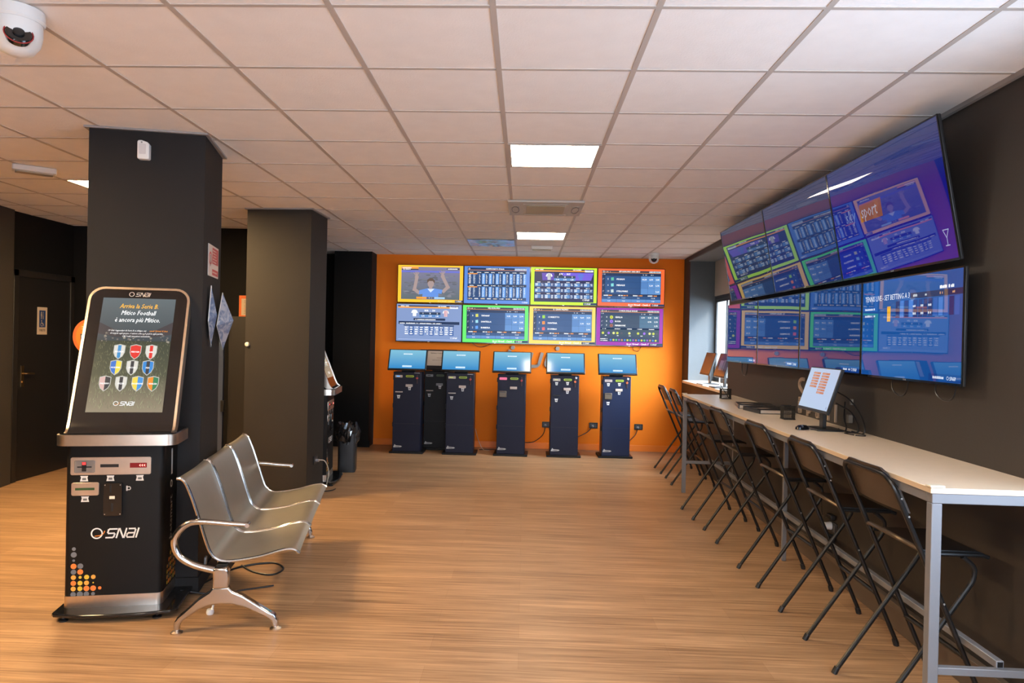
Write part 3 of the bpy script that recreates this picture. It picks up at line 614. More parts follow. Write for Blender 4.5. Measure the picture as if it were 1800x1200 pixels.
# ------------------------------------------------------------------ betting kiosks on the orange wall
SL = mat('slot_black', (.004, .004, .004), .4); LIME = mat('lime_slot_bezel', (.32, .42, .02), .35); TEAL = None
def icon(p, x, y, s, c=(.6, .58, .56)): p.poly([(x-s, y-s*.8), (x+s, y-s*.8), (x+s*.62, y+s*.2), (x+s*.62, y+s), (x-s*.62, y+s), (x-s*.62, y+s*.2)], c).up().rect(x-s*.25, y-s*.2, x+s*.25, y+s*.6, (.03, .03, .04)); p.k -= 1
def kiosk(x, y, label, kind, black=False, rz=0):
    body = KBLACK if black else NAVYB if kind == 4 else NAVY
    t = thing('betting_terminal', label, 'betting terminal', (x, y, 0), rz, 'betting terminals along the orange wall')
    box('base_plate', KBLACK, -.232, .232, 0, .36, 0, .028, t, .004)
    b = MB().box(-.19, .19, .012, .30, .028, 1.112).build('body', body, t, .006)
    box('panel_seam', SL, -.185, .185, .0105, .0125, .405, .408, t)
    for z in (.36, .62, 1.0): box('hinge', SL, -.202, -.19, .05, .085, z, z+.06, t, .002)
    # slots
    if kind == 0: c1, es1 = (.05, .4, 1), 1.4
    elif kind == 1: c1, es1 = (.5, .6, .1), 1.1
    elif kind == 2: c1, es1 = (1, .12, .25), 1
    elif kind == 3: c1, es1 = (.6, .6, .2), 1
    else: c1, es1 = (.6, .5, .5), .4
    es1 = es1 if not black else .0
    s = MB().prism(rrect(-.165, -.065, 1.035, 1.068, .006), .002, .012, 'y').build('banknote_slot', mat('pink_bezel', (.8, .18, .3), .4, emit=(1, .1, .25), es=.25) if kind == 2 else SATIN if not black else GREYP, t)
    box('slot_light', mat('slot_light_%d%s' % (kind, 'b' if black else ''), (.05, .05, .05), .3, var=0, emit=c1, es=es1), -.145 if kind != 2 else -.10, -.10 if kind != 2 else -.08, .0005, .002, 1.046, 1.058, s)
    MB().prism(rrect(-.02, .09, 1.04, 1.068, .013, 6), .002, .012, 'y').build('ticket_slot', LIME if not black else mat('dim_lime_bezel', (.07, .09, .01), .4), t)
    MB().prism(rrect(-.008, .078, 1.05, 1.057, .003, 3), .0005, .003, 'y').build('ticket_gap', SL, t)
    MB().cyl((.135, .012, 1.03), (.135, -.008, 1.03), .014).build('key_lock', RED if kind in (0, 1, 2) else mat('orange_knob', (.6, .12, .03), .4), t)
    MB().box(.128, .142, .002, .012, .955, 1.075).build('key_tag', mat('dark_tag', (.03, .01, .01), .5), t, .002)
    MB().prism([(-.02, .91), (.075, .91), (.075, .945), (-.02, .945)], -.006, .012, 'y').build('coin_outlet', SATIN if not black else GREYP, t, .004)
    if kind in (2, 4): MB().box(-.165, -.065, -.012, .012, .80, .885).build('receipt_outlet', mat('bronze_plastic', (.10, .075, .05), .25), t, .006); box('receipt_gap', SL, -.155, -.075, -.0125, -.011, .865, .875, t)
    else: MB().box(-.16, -.06, -.006, .012, .832, .845).build('receipt_outlet', SATIN if kind != 3 else SL, t, .002)
    def dec(nm, fn):
        d = Pic(38, 109, .38, 1.09); d.k = 1; fn(d); d.build(nm, M_DECAL, t, (0, .0105, .57))
    spots = [] if kind == 2 else [(22.3, 22.5, 2.4), (7.5, 34 if kind != 4 else 37, 2.4)]
    if kind in (3, 4): spots += [(7.5, 11.5, 2.2), (22.3, 11, 2.2)]
    for q in spots: dec('slot_icon', lambda d: icon(d, *q))
    if kind in (3, 4): dec('torn_sticker', lambda d: d.poly([(33, 1.5), (35.6, 2.8), (34.6, 5), (32.6, 4)], (.6, .6, .62)))
    if kind in (0, 1): dec('edge_strip', lambda d: d.rect(28.5, 1.2, 36, 1.9, (.5, .5, .5)))
    c = (.42, .40, .38); dec('maker_logo', lambda d: d.poly([(1.5, 102.6), (3.4, 99), (5, 100.6), (12, 101), (13.5, 102), (11.5, 103), (2, 103.4)], c).up().bars(4.2, 102.6, 12, 1.1, (.08, .08, .1), 7))
    # tilted touch screen
    h = MB().box(-.09, .09, .06, .20, 1.112, 1.20).build('neck', BLK, t, .01)
    T = bpy.data.objects.new('touch_screen', None)
    M = Matrix.Translation((0, -.07, 1.145)) @ Matrix.Rotation(math.radians(-27.8), 4, 'X')
    hs = MB().box(-.262, .262, 0, .035, 0, .31, M).build('monitor_housing', BLK, t, .006)
    if black:
        nb = Pic(30, 22, .30, .23); nb.rect(0, 0, 30, 22, (.50, .40, .32)).up().text(15, 4.2, 'TERMINALE FUORI SERVIZIO', 1.6, (.05, .04, .04), al='c', sx=.8, bold=.03).text(18, 11, 'NON INSERIRE', 1.3, (.06, .05, .05), al='c', sx=.8).text(16, 14.5, 'BANCONOTE O MONETE', 1.3, (.06, .05, .05), al='c', sx=.8)
        o = nb.build('notice_background', M_PRINT, hs); o.matrix_local = M @ Matrix.Translation((.0, -.001, .17)); o.name = 'paper_notice'
    else:
        p = Pic(16, 9, .49, .278); p.grad(0, 0, 16, 9, (.20, .48, .62), (.02, .22, .52)).up()
        p.rect(6, 1.7, 10, 2.2, (.75, .85, .92)).rect(5.9, 7.5, 10.1, 8.3, (.62, .80, .95)).up().text(8, 2.12, 'BENVENUTO', .34, (.2, .5, .65), al='c').text(8, 8.08, 'TOCCA LO SCHERMO', .26, (.15, .4, .6), al='c')
        o = p.build('screen', M_SCREEN, hs); o.matrix_local = M @ Matrix.Translation((0, -.0008, .158))
    return t
kiosk(-1.59, 9.62, 'navy betting terminal with blue lit slot, leftmost along the orange wall', 0)
kiosk(-.865, 9.62, 'navy betting terminal with yellow lit slot, right of the black terminal', 1)
kiosk(-.17, 9.63, 'navy betting terminal with pink lit slot and bronze outlet, in the middle', 2, False, math.radians(-2.0))
kiosk(.555, 9.65, 'navy betting terminal second from the right, beside the grey wall letters', 3)
kiosk(1.26, 9.70, 'navy betting terminal with blue reflection painted in and white slot, rightmost along the orange wall', 4)
kiosk(-1.22, 9.99, 'black out of service terminal with paper notice, set back between two navy terminals', 0, True)
# grey letters on the orange wall
def letter3d(name, pts_list, t, m, loc, rz, depth, label=None, cat=None, group=None, parent=None):
    mb = MB()
    for pts in pts_list:
        P = [Vector((x, 0, z)) for x, z in pts]; P = fillet(P, t*1.2, 5) if len(P) > 2 else P
        for a, b in zip(P[:-1], P[1:]):
            d = (b-a).normalized()*t*.02; n_ = Vector((-(b-a).z, 0, (b-a).x)).normalized()*t/2
            q = [a-d-n_, b+d-n_, b+d+n_, a-d+n_]; mb.prism([(v.x, v.z) for v in q], -depth, 0, 'y')
    o = mb.build(name, m, parent); o.location = loc; o.rotation_euler = (0, 0, rz)
    if label: tag(o, label, cat, group)
    return o
s_ = .28
def sh(pts): return [(x+z*s_, z) for x, z in pts]
YL_ = YB-.001
def seg_letter(name, paths, x, z, label, w=.045, m=LETTER, grp='grey letters on the orange wall'): return letter3d(name, [sh(p) for p in paths], w, m, (x, YL_, z), 0, .02, label, 'wall letter', grp)
seg_letter('wall_letter', [[(0, .20), (0, .0), (.15, .0), (.15, .20)]], .05, 1.20, 'grey letter u on the orange wall, left of the fourth navy terminal')
seg_letter('wall_letter', [[(.17, .19), (.0, .19), (0, 0), (.17, 0)]], .295, 1.20, 'grey rounded letter on the orange wall, partly behind the fourth navy terminal')
seg_letter('wall_letter', [[(0, 0), (0, .27)]], -.29, 1.16, 'grey stroke letter on the orange wall behind the middle navy terminal')
for x, z, lb in ((-.175, 1.475, 'round grey letter dot above the middle navy terminal'), (.475, 1.475, 'round grey letter dot above the second terminal from the right')):
    o = MB().cyl((x, YB-.02, z-.01), (x, YB, z-.01), .030, n=20).build('letter_dot', LETTER); tag(o, lb, 'wall letter', 'grey letters on the orange wall')

# wall sockets and cables
def socket(loc, rz, label, plug=True):
    t = thing('wall_socket', label, 'socket', loc, rz)
    MB().prism(rrect(-.062, .062, -.042, .042, .008), -.010, 0, 'y').build('cover_plate', BLK, t, .002)
    for x in (-.03, .0, .03): MB().prism(rrect(x-.012, x+.012, -.026, .026, .004), -.013, -.010, 'y').build('socket_module', mat('socket_insert', (.06, .06, .065), .35), t)
    if plug: MB().cyl((-.012, -.045, -.004), (-.012, -.010, -.004), .015).build('plug', mat('plug_grey', (.3, .3, .3), .4), t)
    return t
for x, z, lb in ((.335, .355, 'black double wall socket half hidden by the fourth navy terminal'), (1.02, .36, 'black wall socket between the two rightmost terminals'), (1.67, .355, 'black wall socket right of the rightmost terminal')): socket((x, YB, z), 0, lb)
CAB = mat('cable_black', (.01, .009, .009), .45); CABW = mat('cable_white', (.55, .5, .42), .5)
def cable(pts, r, m, label): return tag(MB().tube(spline(pts), r, 7).build('power_cable', m), label, 'cable')
cable([(.323, YB-.04, .35), (.29, YB-.05, .22), (.18, YB-.06, .12), (.08, YB-.1, .10), (.015, 10.0, .15), (0, 9.93, .2)], .006, CAB, 'black cable drooping from the socket to the middle terminal')
cable([(1.008, YB-.04, .355), (.93, YB-.06, .27), (.83, YB-.15, .23), (.75, 9.95, .24)], .006, CAB, 'black cable from the socket to the terminal second from the right')
cable([(1.658, YB-.04, .35), (1.62, YB-.06, .25), (1.53, YB-.15, .18), (1.45, 9.99, .17)], .006, CAB, 'black cable from the rightmost socket to the rightmost terminal')
cable([(-.668, 9.9, .33), (-.62, 10.0, .14), (-.56, 10.05, .02), (-.47, 10.05, .006)], .003, CABW, 'thin white cable hanging behind the second navy terminal')
cable([(-.62, 10.1, .007), (-.4, 10.15, .007), (-.35, 10.0, .007)], .005, CAB, 'black cable on the floor between the second and middle terminals')

# ------------------------------------------------------------------ large betting totem (two of them)
def totem(loc, rz, label):
    t = thing('betting_totem', label, 'betting machine', loc, rz, 'tall betting machines with a leaning screen')
    plate = [(-.02, .0), (.12, -.035), (.28, -.045), (.44, -.04), (.575, -.015), (.61, .02), (.61, .41), (.58, .44), (.0, .44), (-.03, .41), (-.035, .02)]
    MB().prism(plate, .03, .05).build('base_plate', BLKG, t, .006)
    for x, y in ((.02, .03), (.50, .02), (.56, .36), (.02, .36)):
        MB().lathe([(.024, 0), (.024, .008), (.010, .014), (.009, .03)], 16, (x, y, 0)).build('foot', BLK, t)
    body = rrect(-.002, .506, .08, .43, .030, 5)
    MB().prism(body, .115, .955).build('body', BLKM, t)
    MB().prism(rrect(-.005, .509, .077, .433, .032, 5), .05, .115).build('plinth_band', STEEL, t)
    shelf = rrect(-.035, .585, .0, .34, .06, 6)
    MB().prism(shelf, .958, 1.018).build('shelf_band', STEEL, t)
    MB().prism(rrect(-.025, .575, .01, .34, .055, 6), 1.018, 1.024).build('shelf_top', BLKG, t)
    # leaning head: side profile (depth, height)
    prof = [(.028, 1.024), (.045, 1.033), (.062, 1.052), (.078, 1.085)]
    top = (.375, 1.838); n = 14
    prof += [(.078+(top[0]-.078)*k/n, 1.085+(top[1]-1.085)*k/n) for k in range(1, n+1)]
    S0, S1, R_ = .018, .558, .075; hd_ = MB(); vs = []
    tn = Vector((top[0]-.078, top[1]-1.085)).normalized(); nx = Vector((tn.y, -tn.x))
    prof2 = prof[:-2]+[(top[0]-tn.x*q, top[1]-tn.y*q) for q in (.075, .06, .045, .03, .018, .008, .002, 0)] if True else prof
    prof2 = [p for p in prof[:-1] if p[1] < top[1]-.085]+[(top[0]-tn.x*q, top[1]-tn.y*q) for q in (.075, .06, .045, .03, .018, .008, .002, .0)]
    def ins(p):
        q = (Vector(top)-Vector(p)).length
        if q >= R_: return 0
        return R_-math.sqrt(max(0, R_*R_-(R_-q)**2))
    rows = []
    for k, p in enumerate(prof2):
        a = prof2[max(0, k-1)]; b = prof2[min(len(prof2)-1, k+1)]; d = Vector((b[0]-a[0], b[1]-a[1])).normalized(); nn = Vector((d.y, -d.x)); i_ = ins(p)
        rows.append([(S0+i_, p[0], p[1]), (S1-i_, p[0], p[1]), (S1-i_, p[0]-nn.x*-.05*1, p[1]+nn.y*.0+(-.0)), (S0+i_, p[0]+.05, p[1])])
        rows[-1][2] = (S1-i_, p[0]+.05, p[1])
    vs = [v for r in rows for v in r]; m_ = len(rows)
    hd_.add(vs, [(4*i+k, 4*i+(k+1) % 4, 4*(i+1)+(k+1) % 4, 4*(i+1)+k) for i in range(m_-1) for k in range(4)]+[(3, 2, 1, 0), tuple(4*(m_-1)+k for k in range(4))])
    head = hd_.build('head_panel', BLKG, t)
    # steel rim swept round the head: section 12 mm wide, 55 mm deep
    path = [(r[0], 1) for r in rows]+[(r[1], -1) for r in rows[::-1]]
    rm = MB(); vv = []
    pts = [Vector(p) for p, _ in path]; cx = (S0+S1)/2
    for i, p in enumerate(pts):
        out = Vector(((-1 if p.x < cx else 1), 0, 0)); q = (Vector(top)-Vector((p.y, p.z))).length
        if q < R_:
            a = math.acos(min(1, max(0, (R_-q)/R_)))*0+math.asin(min(1, (R_-q)/R_)); out = Vector((math.cos(a)*(-1 if p.x < cx else 1), tn.x*math.sin(a), tn.y*math.sin(a)))
        w = .010; dp = Vector((0, .062, 0)); fw = Vector((0, -.006, .002))
        vv += [p+fw-out*.004, p+fw+out*w, p+dp+out*w, p+dp-out*.004]
    M_ = len(pts); rm.add(vv, [(4*i+k, 4*(i+1)+k, 4*(i+1)+(k+1) % 4, 4*i+(k+1) % 4) for i in range(M_-1) for k in range(4)]+[(3, 2, 1, 0), tuple(4*(M_-1)+k for k in range(4))])
    rm.build('steel_rim', STEEL, t)
    MB().prism([(.10, 1.02), (.36, 1.02), (.40, 1.62), (.33, 1.58)], .13, .50, 'x').build('rear_housing', BLKM, t, .01)
    ang = math.atan2(.375-.078, 1.838-1.085)
    # portrait picture on the leaning glass
    p = Pic(9, 16, .400, .700, .00025)
    p.grad(0, 0, 9, 6.2, (.12, .15, .16), (.045, .06, .07)).grad(0, 6.2, 9, 11, (.045, .055, .035), (.085, .09, .055)).grad(0, 11, 9, 16, (.085, .09, .055), (.30, .25, .17)).up()
    rnd = random.Random(11)
    for k in range(46):
        x = .3+rnd.random()*8.4; y = 4.6+rnd.random()*1.7; p.circ(x, y, .05+rnd.random()*.13, (.16, .15, .14) if rnd.random() < .6 else (.3, .28, .22), 8)
    p.poly([(0, 3.6), (2.5, 4.9), (6.5, 4.9), (9, 3.4), (9, 5.2), (6.4, 5.7), (2.4, 5.7), (0, 5.2)], (.055, .05, .055)).up()
    for k in range(700):
        x = .15+rnd.random()*8.7; y = 6.4+rnd.random()*9.2; l = .15+rnd.random()*.5*(y/10); a = rnd.uniform(-.5, .5); g = rnd.uniform(.05, .20)*(1+(y-6)*.13)
        if x+math.sin(a)*l < .1 or x+math.sin(a)*l > 8.9: continue
        p.k = 2+k % 6; p.poly([(x, y), (x+.05, y), (x+math.sin(a)*l, y-l)], (g, g*1.08, g*.6))
    p.k = 9; p.poly([(7.2, 6.9), (8.1, 6.7), (5.2, 10.5), (2.8, 10.5)], (.34, .35, .28)) if 0 else None
    YEL = (1, .52, .06)
    p.text(4.55, 1.5, 'Arriva la Serie B.', .66, YEL, .2, 'c', .74, .022).text(4.55, 2.48, 'Mitico Football', .66, Wt, .2, 'c', .74, .022).text(4.55, 3.5, 'è ancora più Mitico.', .66, Wt, .2, 'c', .74, .022)
    p.text(3.5, 4.85, '10 club leggendari di Serie B si sfidano sui', .22, Wt, .22, 'c', .88, .02).text(7.35, 4.85, 'canali Virtual di Snai.', .22, OR, .22, 'c', .88, .02)
    p.text(4.7, 5.25, '60 match ogni giorno, 6 azioni a fino a 5 goal in ogni partita.', .22, Wt, .22, 'c', .85, .02).text(4.7, 5.65, 'Clip reali, emozioni autentiche.', .22, Wt, .22, 'c', .88, .02).up()
    def shield(x, y, cols, name, split=False):
        def outl(s): return [(x-.62*s, y-.78*s), (x, y-.95*s), (x+.62*s, y-.78*s), (x+.62*s, y+.1*s), (x+.42*s, y+.6*s), (x, y+.98*s), (x-.42*s, y+.6*s), (x-.62*s, y+.1*s)]
        p.poly(outl(1.12), (.55, .55, .5)).up().poly(outl(1.0), cols[0]).up()
        if len(cols) > 1:
            if split: p.poly([(x, y-.95), (x+.62, y-.78), (x+.62, y+.1), (x+.42, y+.6), (x, y+.98)], cols[1])
            else: p.poly([(x-.2, y-.9), (x+.2, y-.9), (x+.2, y+.78), (x, y+.96), (x-.2, y+.78)], cols[1])
        p.up().text(x, y+.12, name, .22, Wt, .1, 'c', .8, .05); p.k -= 3
    wh = (.7, .68, .62); bl = (.05, .28, .6); rd = (.75, .04, .03); bk = (.05, .05, .055)
    for x, c, nm, sp in ((2.9, (wh, bl), 'PESCARA', 0), (4.85, (rd,), 'PERUGIA', 0), (6.75, (wh, rd), 'BARI', 0)): shield(x, 7.75, c, nm, sp)
    for x, c, nm, sp in ((2.75, ((.05, .18, .6), (.9, .7, .08)), 'MODENA', 1), (4.7, (wh, bk), 'ASCOLI', 0), (6.6, ((.04, .25, .65), bk), 'PISA', 0)): shield(x, 9.95, c, nm, sp)
    for x, c, nm, sp in ((1.75, ((.7, .45, .42), bk), 'PALERMO', 1), (3.65, (wh, bk), 'SPEZIA', 0), (5.6, ((.9, .65, .08), (.06, .3, .7)), 'FROSINONE', 1), (7.45, ((.85, .28, .03), (.04, .22, .1)), 'VENEZIA', 1)): shield(x, 12.15, c, nm, sp)
    p.up(4).logo(3.1, 15.1, .5, Wt, OR)
    o = p.build('screen', attr_mat('totem_screen', 1.12, .2, .3, (.01, .01, .012)) if 'totem_screen' not in bpy.data.materials else bpy.data.materials['totem_screen'], head)
    zc = 1.458; vc = .078+(.297)*(zc-1.085)/.753
    o.location = (.288, vc-.0015, zc); o.rotation_euler = (-ang, 0, 0)
    lg = Pic(20, 4, .2, .04); lg.logo(2.5, 3.3, 2.4, (.62, .55, .5)); o = lg.build('head_logo', M_DECAL, head); zc = 1.808; o.location = (.30, .078+.297*(zc-1.085)/.753-.003, zc); o.rotation_euler = (-ang, 0, 0)
    # front fittings (front face at depth .08)
    def plate_(nm, x0, x1, z0, z1, m, d=.006, r=.01, par=t): return MB().prism(rrect(x0, x1, z0, z1, r, 4), .08-d, .081, 'y').build(nm, m, par, .001)
    a = plate_('slot_panel', .026, .440, .787, .885, STEEL)
    c = plate_('card_reader', .046, .150, .800, .868, mat('reader_grey', (.16, .14, .13), .35), .010, .006, a)
    box('card_slot', SL, .062, .135, .0685, .0705, .829, .836, c); box('card_mouth', SL, .085, .108, .0685, .0705, .808, .860, c)
    box('reader_light', mat('red_light', (.1, 0, 0), .3, var=0, emit=(1, .02, .02), es=5), .088, .105, .0678, .0686, .845, .858, c)
    box('document_slot', SL, .178, .272, .0725, .0745, .829, .846, a)
    q = box('banknote_slot', mat('red_glow', (.05, 0, 0), .3, var=0, emit=(.5, .005, .008), es=.35), .330, .418, .0725, .0745, .825, .852, a)
    for k in range(3): MB().prism([(.378+k*.012, .8385), (.386+k*.012, .846), (.384+k*.012, .8385), (.386+k*.012, .831)], .0715, .0726, 'y').build('arrow_light', mat('arrow_glow', (1, .1, .1), .3, var=0, emit=(1, .25, .2), es=4), q)
    b_ = plate_('ticket_panel', .032, .172, .673, .745, STEEL)
    box('ticket_slot', mat('green_slot', (.02, .06, .015), .4), .052, .150, .0725, .0745, .703, .716, b_)
    cm = plate_('coin_module', .200, .295, .560, .742, BLKG, .02, .008)
    box('coin_cover', CREAM, .232, .260, .054, .060, .655, .672, cm, .002); box('coin_slot', SL, .232, .24, .0585, .0605, .69, .735, cm); box('reject_slot', SL, .240, .252, .0585, .0605, .585, .63, cm)
    for x in (.208, .287):
        for z in (.57, .732): MB().cyl((x, .061, z), (x, .058, z), .003, n=8).build('screw', BOLT, cm)
    def dec(nm, fn):
        d = Pic(50, 84, .50, .84); fn(d); d.build(nm, M_DECAL, t, (.263, .0792, .535))
    for x, y in ((8.2, 18.8), (21.6, 18.8), (36.8, 18.8), (8.8, 30.2)): dec('slot_icon', lambda d: d.poly([(x-2, y-1.5), (x+2, y-1.5), (x+1.6, y-.4), (x+2.1, y+1.6), (x-2.1, y+1.6), (x-1.6, y-.4)], (.6, .58, .56)).up().rect(x-1, y-.3, x+1, y+.9, (.12, .12, .12)))
    dec('coin_icon', lambda d: d.ring(31.2, 24.6, 1.1, .4, (.6, .58, .56), 12).up().rect(29.8, 23.2, 30.6, 26, (.5, .5, .5)))
    dec('front_logo', lambda d: d.logo(12, 52.0, 5.0, (.78, .76, .74), (.8, .25, .03)))
    gy = (.14, .15, .17); oo = (.75, .2, .04); yy = (.62, .42, .04); am = (.72, .35, .06)
    cols_ = [3.6, 7.0, 10.3, 13.7, 17.1]; rws = [59.5, 62.7, 65.8, 69, 72.2, 75.2, 78.3, 81.4]
    rws = [57.8, 61.0, 64.2, 67.4, 70.6, 73.6, 76.8, 79.9, 83.0]
    pat = [[(gy, 1.0)], [(gy, 1.5)], [(gy, .7)], [(oo, 1.5), (gy, 1.5)], [(gy, 1.4), (oo, 1.5)], [(am, 1.3), (yy, .8), (yy, 1.3), (am, 1.2)], [(oo, 1.4), (yy, 1.3), (am, 1.3), (yy, .4)], [(am, 1.3), (yy, 1.3), (oo, 1.5), (oo, 1.5), (oo, .9)], [(gy, 1.4), (gy, 1.6), (gy, 1.4), (gy, 1.0)]]
    d = Pic(50, 84, .50, .84)
    for r, row_ in enumerate(pat):
        for q_, (cc, s) in enumerate(row_): d.circ(cols_[q_], rws[r], s, cc, 18)
    d.build('dot_pattern', M_DECAL, t, (.263, .0792, .535))
    sd_ = Pic(30, 84, .30, .84)
    n0 = len(sd_.m.v); sd_.text(0, 0, 'betsmart', 5.2, (.55, .50, .46), 0, 'l', .95, .03)
    V = sd_.m.v; o0 = sd_.P(0, 0)
    for i in range(n0, len(V)):
        dx, dz = V[i][0]-o0[0], V[i][2]-o0[2]; q0 = sd_.P(15.5, 57.5); V[i] = (q0[0]-dz, -.0002, q0[2]+dx)
    sd_.up().ring(13, 25.5, 2.2, .8, (.55, .5, .46), 14).rect(12, 5, 15, 20, (.45, .43, .42)).up()
    for r in range(9):
        for q_ in range(min(6, 1+r)): sd_.circ(24-q_*3.4, 57+r*3.1, (1.4, 1.1, 1.3)[(r+q_) % 3], (oo, yy, gy, am)[(r*2+q_) % 4], 14)
    sd_.build('side_print', M_DECAL, t, (.5072, .265, .535), (0, 0, HP))
    return t
totem((-2.498, 3.752, 0), math.radians(13), 'tall black betting machine with football poster screen in front of the near pillar')
totem((-1.985, 7.42, 0), math.radians(97), 'tall black betting machine seen edge on behind the far pillar')

# ------------------------------------------------------------------ chrome waiting bench
bn = thing('waiting_bench', 'three seat steel waiting bench with chrome arms beside the near betting machine', 'bench', (-1.786, 3.66, 0), math.radians(11))
SP = [(-.035, .815), (-.012, .812), (.012, .785), (.045, .705), (.082, .592), (.122, .465), (.148, .408), (.187, .376), (.235, .368), (.32, .376), (.41, .392), (.48, .412), (.535, .424), (.575, .422), (.605, .402)]
SPs = [(p.x, p.z) for p in spline([(a, 0, b) for a, b in SP], 4)]
seat_y = [(.055, .615), (.635, 1.195), (1.215, 1.775)]
first = None
for y0, y1 in seat_y:
    mb = MB(); n = len(SPs); ny = 6; vs = []
    nr = []
    for i in range(n):
        a = SPs[max(0, i-1)]; b = SPs[min(n-1, i+1)]; L = math.hypot(b[0]-a[0], b[1]-a[1]); nr.append((-(b[1]-a[1])/L, (b[0]-a[0])/L))
    for sgn in (0, 1):
        for i in range(n):
            for j in range(ny+1):
                u = j/ny; y = y0+(y1-y0)*u; dish = -.008*(1-(2*u-1)**2)
                x, z = SPs[i]; o_ = dish-.004*sgn*2
                vs.append((x+nr[i][0]*o_, y, z+nr[i][1]*o_))
    def id_(s, i, j): return s*n*(ny+1)+i*(ny+1)+j
    fs = []
    for i in range(n-1):
        for j in range(ny): fs.append((id_(0, i, j), id_(0, i+1, j), id_(0, i+1, j+1), id_(0, i, j+1))); fs.append((id_(1, i, j), id_(1, i, j+1), id_(1, i+1, j+1), id_(1, i+1, j)))
    for i in range(n-1): fs += [(id_(0, i, 0), id_(1, i, 0), id_(1, i+1, 0), id_(0, i+1, 0)), (id_(0, i, ny), id_(0, i+1, ny), id_(1, i+1, ny), id_(1, i, ny))]
    for j in range(ny): fs += [(id_(0, 0, j), id_(0, 0, j+1), id_(1, 0, j+1), id_(1, 0, j)), (id_(0, n-1, j), id_(1, n-1, j), id_(1, n-1, j+1), id_(0, n-1, j+1))]
    mb.add(vs, fs); st = mb.build('seat', SEATM, bn)
    for y in (y0, y1): MB().tube([(x, y, z-.003) for x, z in SPs], .009, 8).build('edge_trim', CHROME, st)
def end_frame(y, parent):
    A = spline([(.335, y, .566), (.25, y, .572), (.087, y, .586), (.02, y, .57), (-.025, y, .52), (-.035, y, .47), (-.012, y, .41), (.04, y, .37), (.10, y, .345), (.17, y, .325), (.205, y, .30)], 5)
    R = [.013+.006*min(1, k/(len(A)*.35)) for k in range(len(A))]
    arm = MB().tube(A, R, 12).build('armrest', CHROME, parent)
    MB().cyl((.335, y-.022, .566), (.335, y+.022, .566), .012).build('arm_tip', CHROME, arm)
    MB().prism([(.166, .235), (.246, .235), (.246, .325), (.236, .345), (.17, .345), (.166, .33)], y-.03, y+.03, 'y').build('post', CHROME, parent, .01, seg=3)
    L1 = [(.166, .24), (.246, .24), (.27, .215), (.325, .19), (.45, .105), (.485, .085), (.503, .05), (.503, .015), (.475, .015), (.468, .05), (.44, .072), (.33, .128), (.26, .148), (.205, .150), (.15, .145), (.10, .125), (.02, .070), (.004, .05), (0, .015), (-.028, .015), (-.028, .055), (-.01, .088), (.025, .118), (.094, .182), (.145, .215)]
    L1 = [p for p in L1]
    MB().prism(L1, y-.022, y+.022, 'y').build('leg', CHROME, parent, .009, seg=3)
    for x in (-.014, .489): MB().lathe([(.030, 0), (.031, .006), (.018, .013), (.008, .02)], 20, (x, y, 0)).build('foot', STEEL, parent)
end_frame(.03, bn); end_frame(1.80, bn)
box('beam', BLKM, .175, .235, .04, 1.79, .30, .355, bn, .005)
for y in (.34, .62, 1.2, 1.5): box('seat_bracket', BLK, .12, .33, y-.02, y+.02, .335, .352, bn, .003)

# ------------------------------------------------------------------ bar counter
TA = math.radians(-1.1); ct = thing('bar_counter', 'long high counter with pale top and grey steel frame along the right wall', 'counter', (1.602, 2.835, 0), TA)
LT = 4.80; DT = .565
box('counter_top', LAMIN, -.005, DT+.005, -.005, LT+.005, 1.023, 1.045, ct, .002)
box('edge_strip', EDGE, -.008, -.005, -.005, LT+.005, 1.024, 1.044, ct)
fm = MB(); fm.box(.0, .04, .04, LT-.04, .983, 1.023); fm.box(DT-.04, DT, .04, LT-.04, .983, 1.023)
for y in (0, LT-.04): fm.box(0, DT, y, y+.04, .983, 1.023); fm.box(.04, DT-.04, y+.005, y+.035, .31, .34)
fm.build('steel_frame', ALU, ct, .003)
for x, y in ((0, 0), (DT-.04, 0), (0, LT-.04), (DT-.04, LT-.04)): box('leg', ALU, x, x+.04, y, y+.04, 0, .983, ct, .003)
box('leg', ALU, .275, .305, 2.47, 2.50, 0, 1.022, ct, .003)
r_ = box('foot_rail', ALU, .27, .30, .02, LT-.03, .34, .37, ct, .003); box('rail_hole', SL, .275, .295, .0185, .0205, .345, .365, r_)
MB().box(-.012, .045, -.010, .03, 1.0455, 1.055).build('corner_guard', CREAM, ct, .003)
MB().box(-.012, .04, LT-.02, LT+.01, 1.0455, 1.055).build('corner_guard', CREAM, ct, .003)

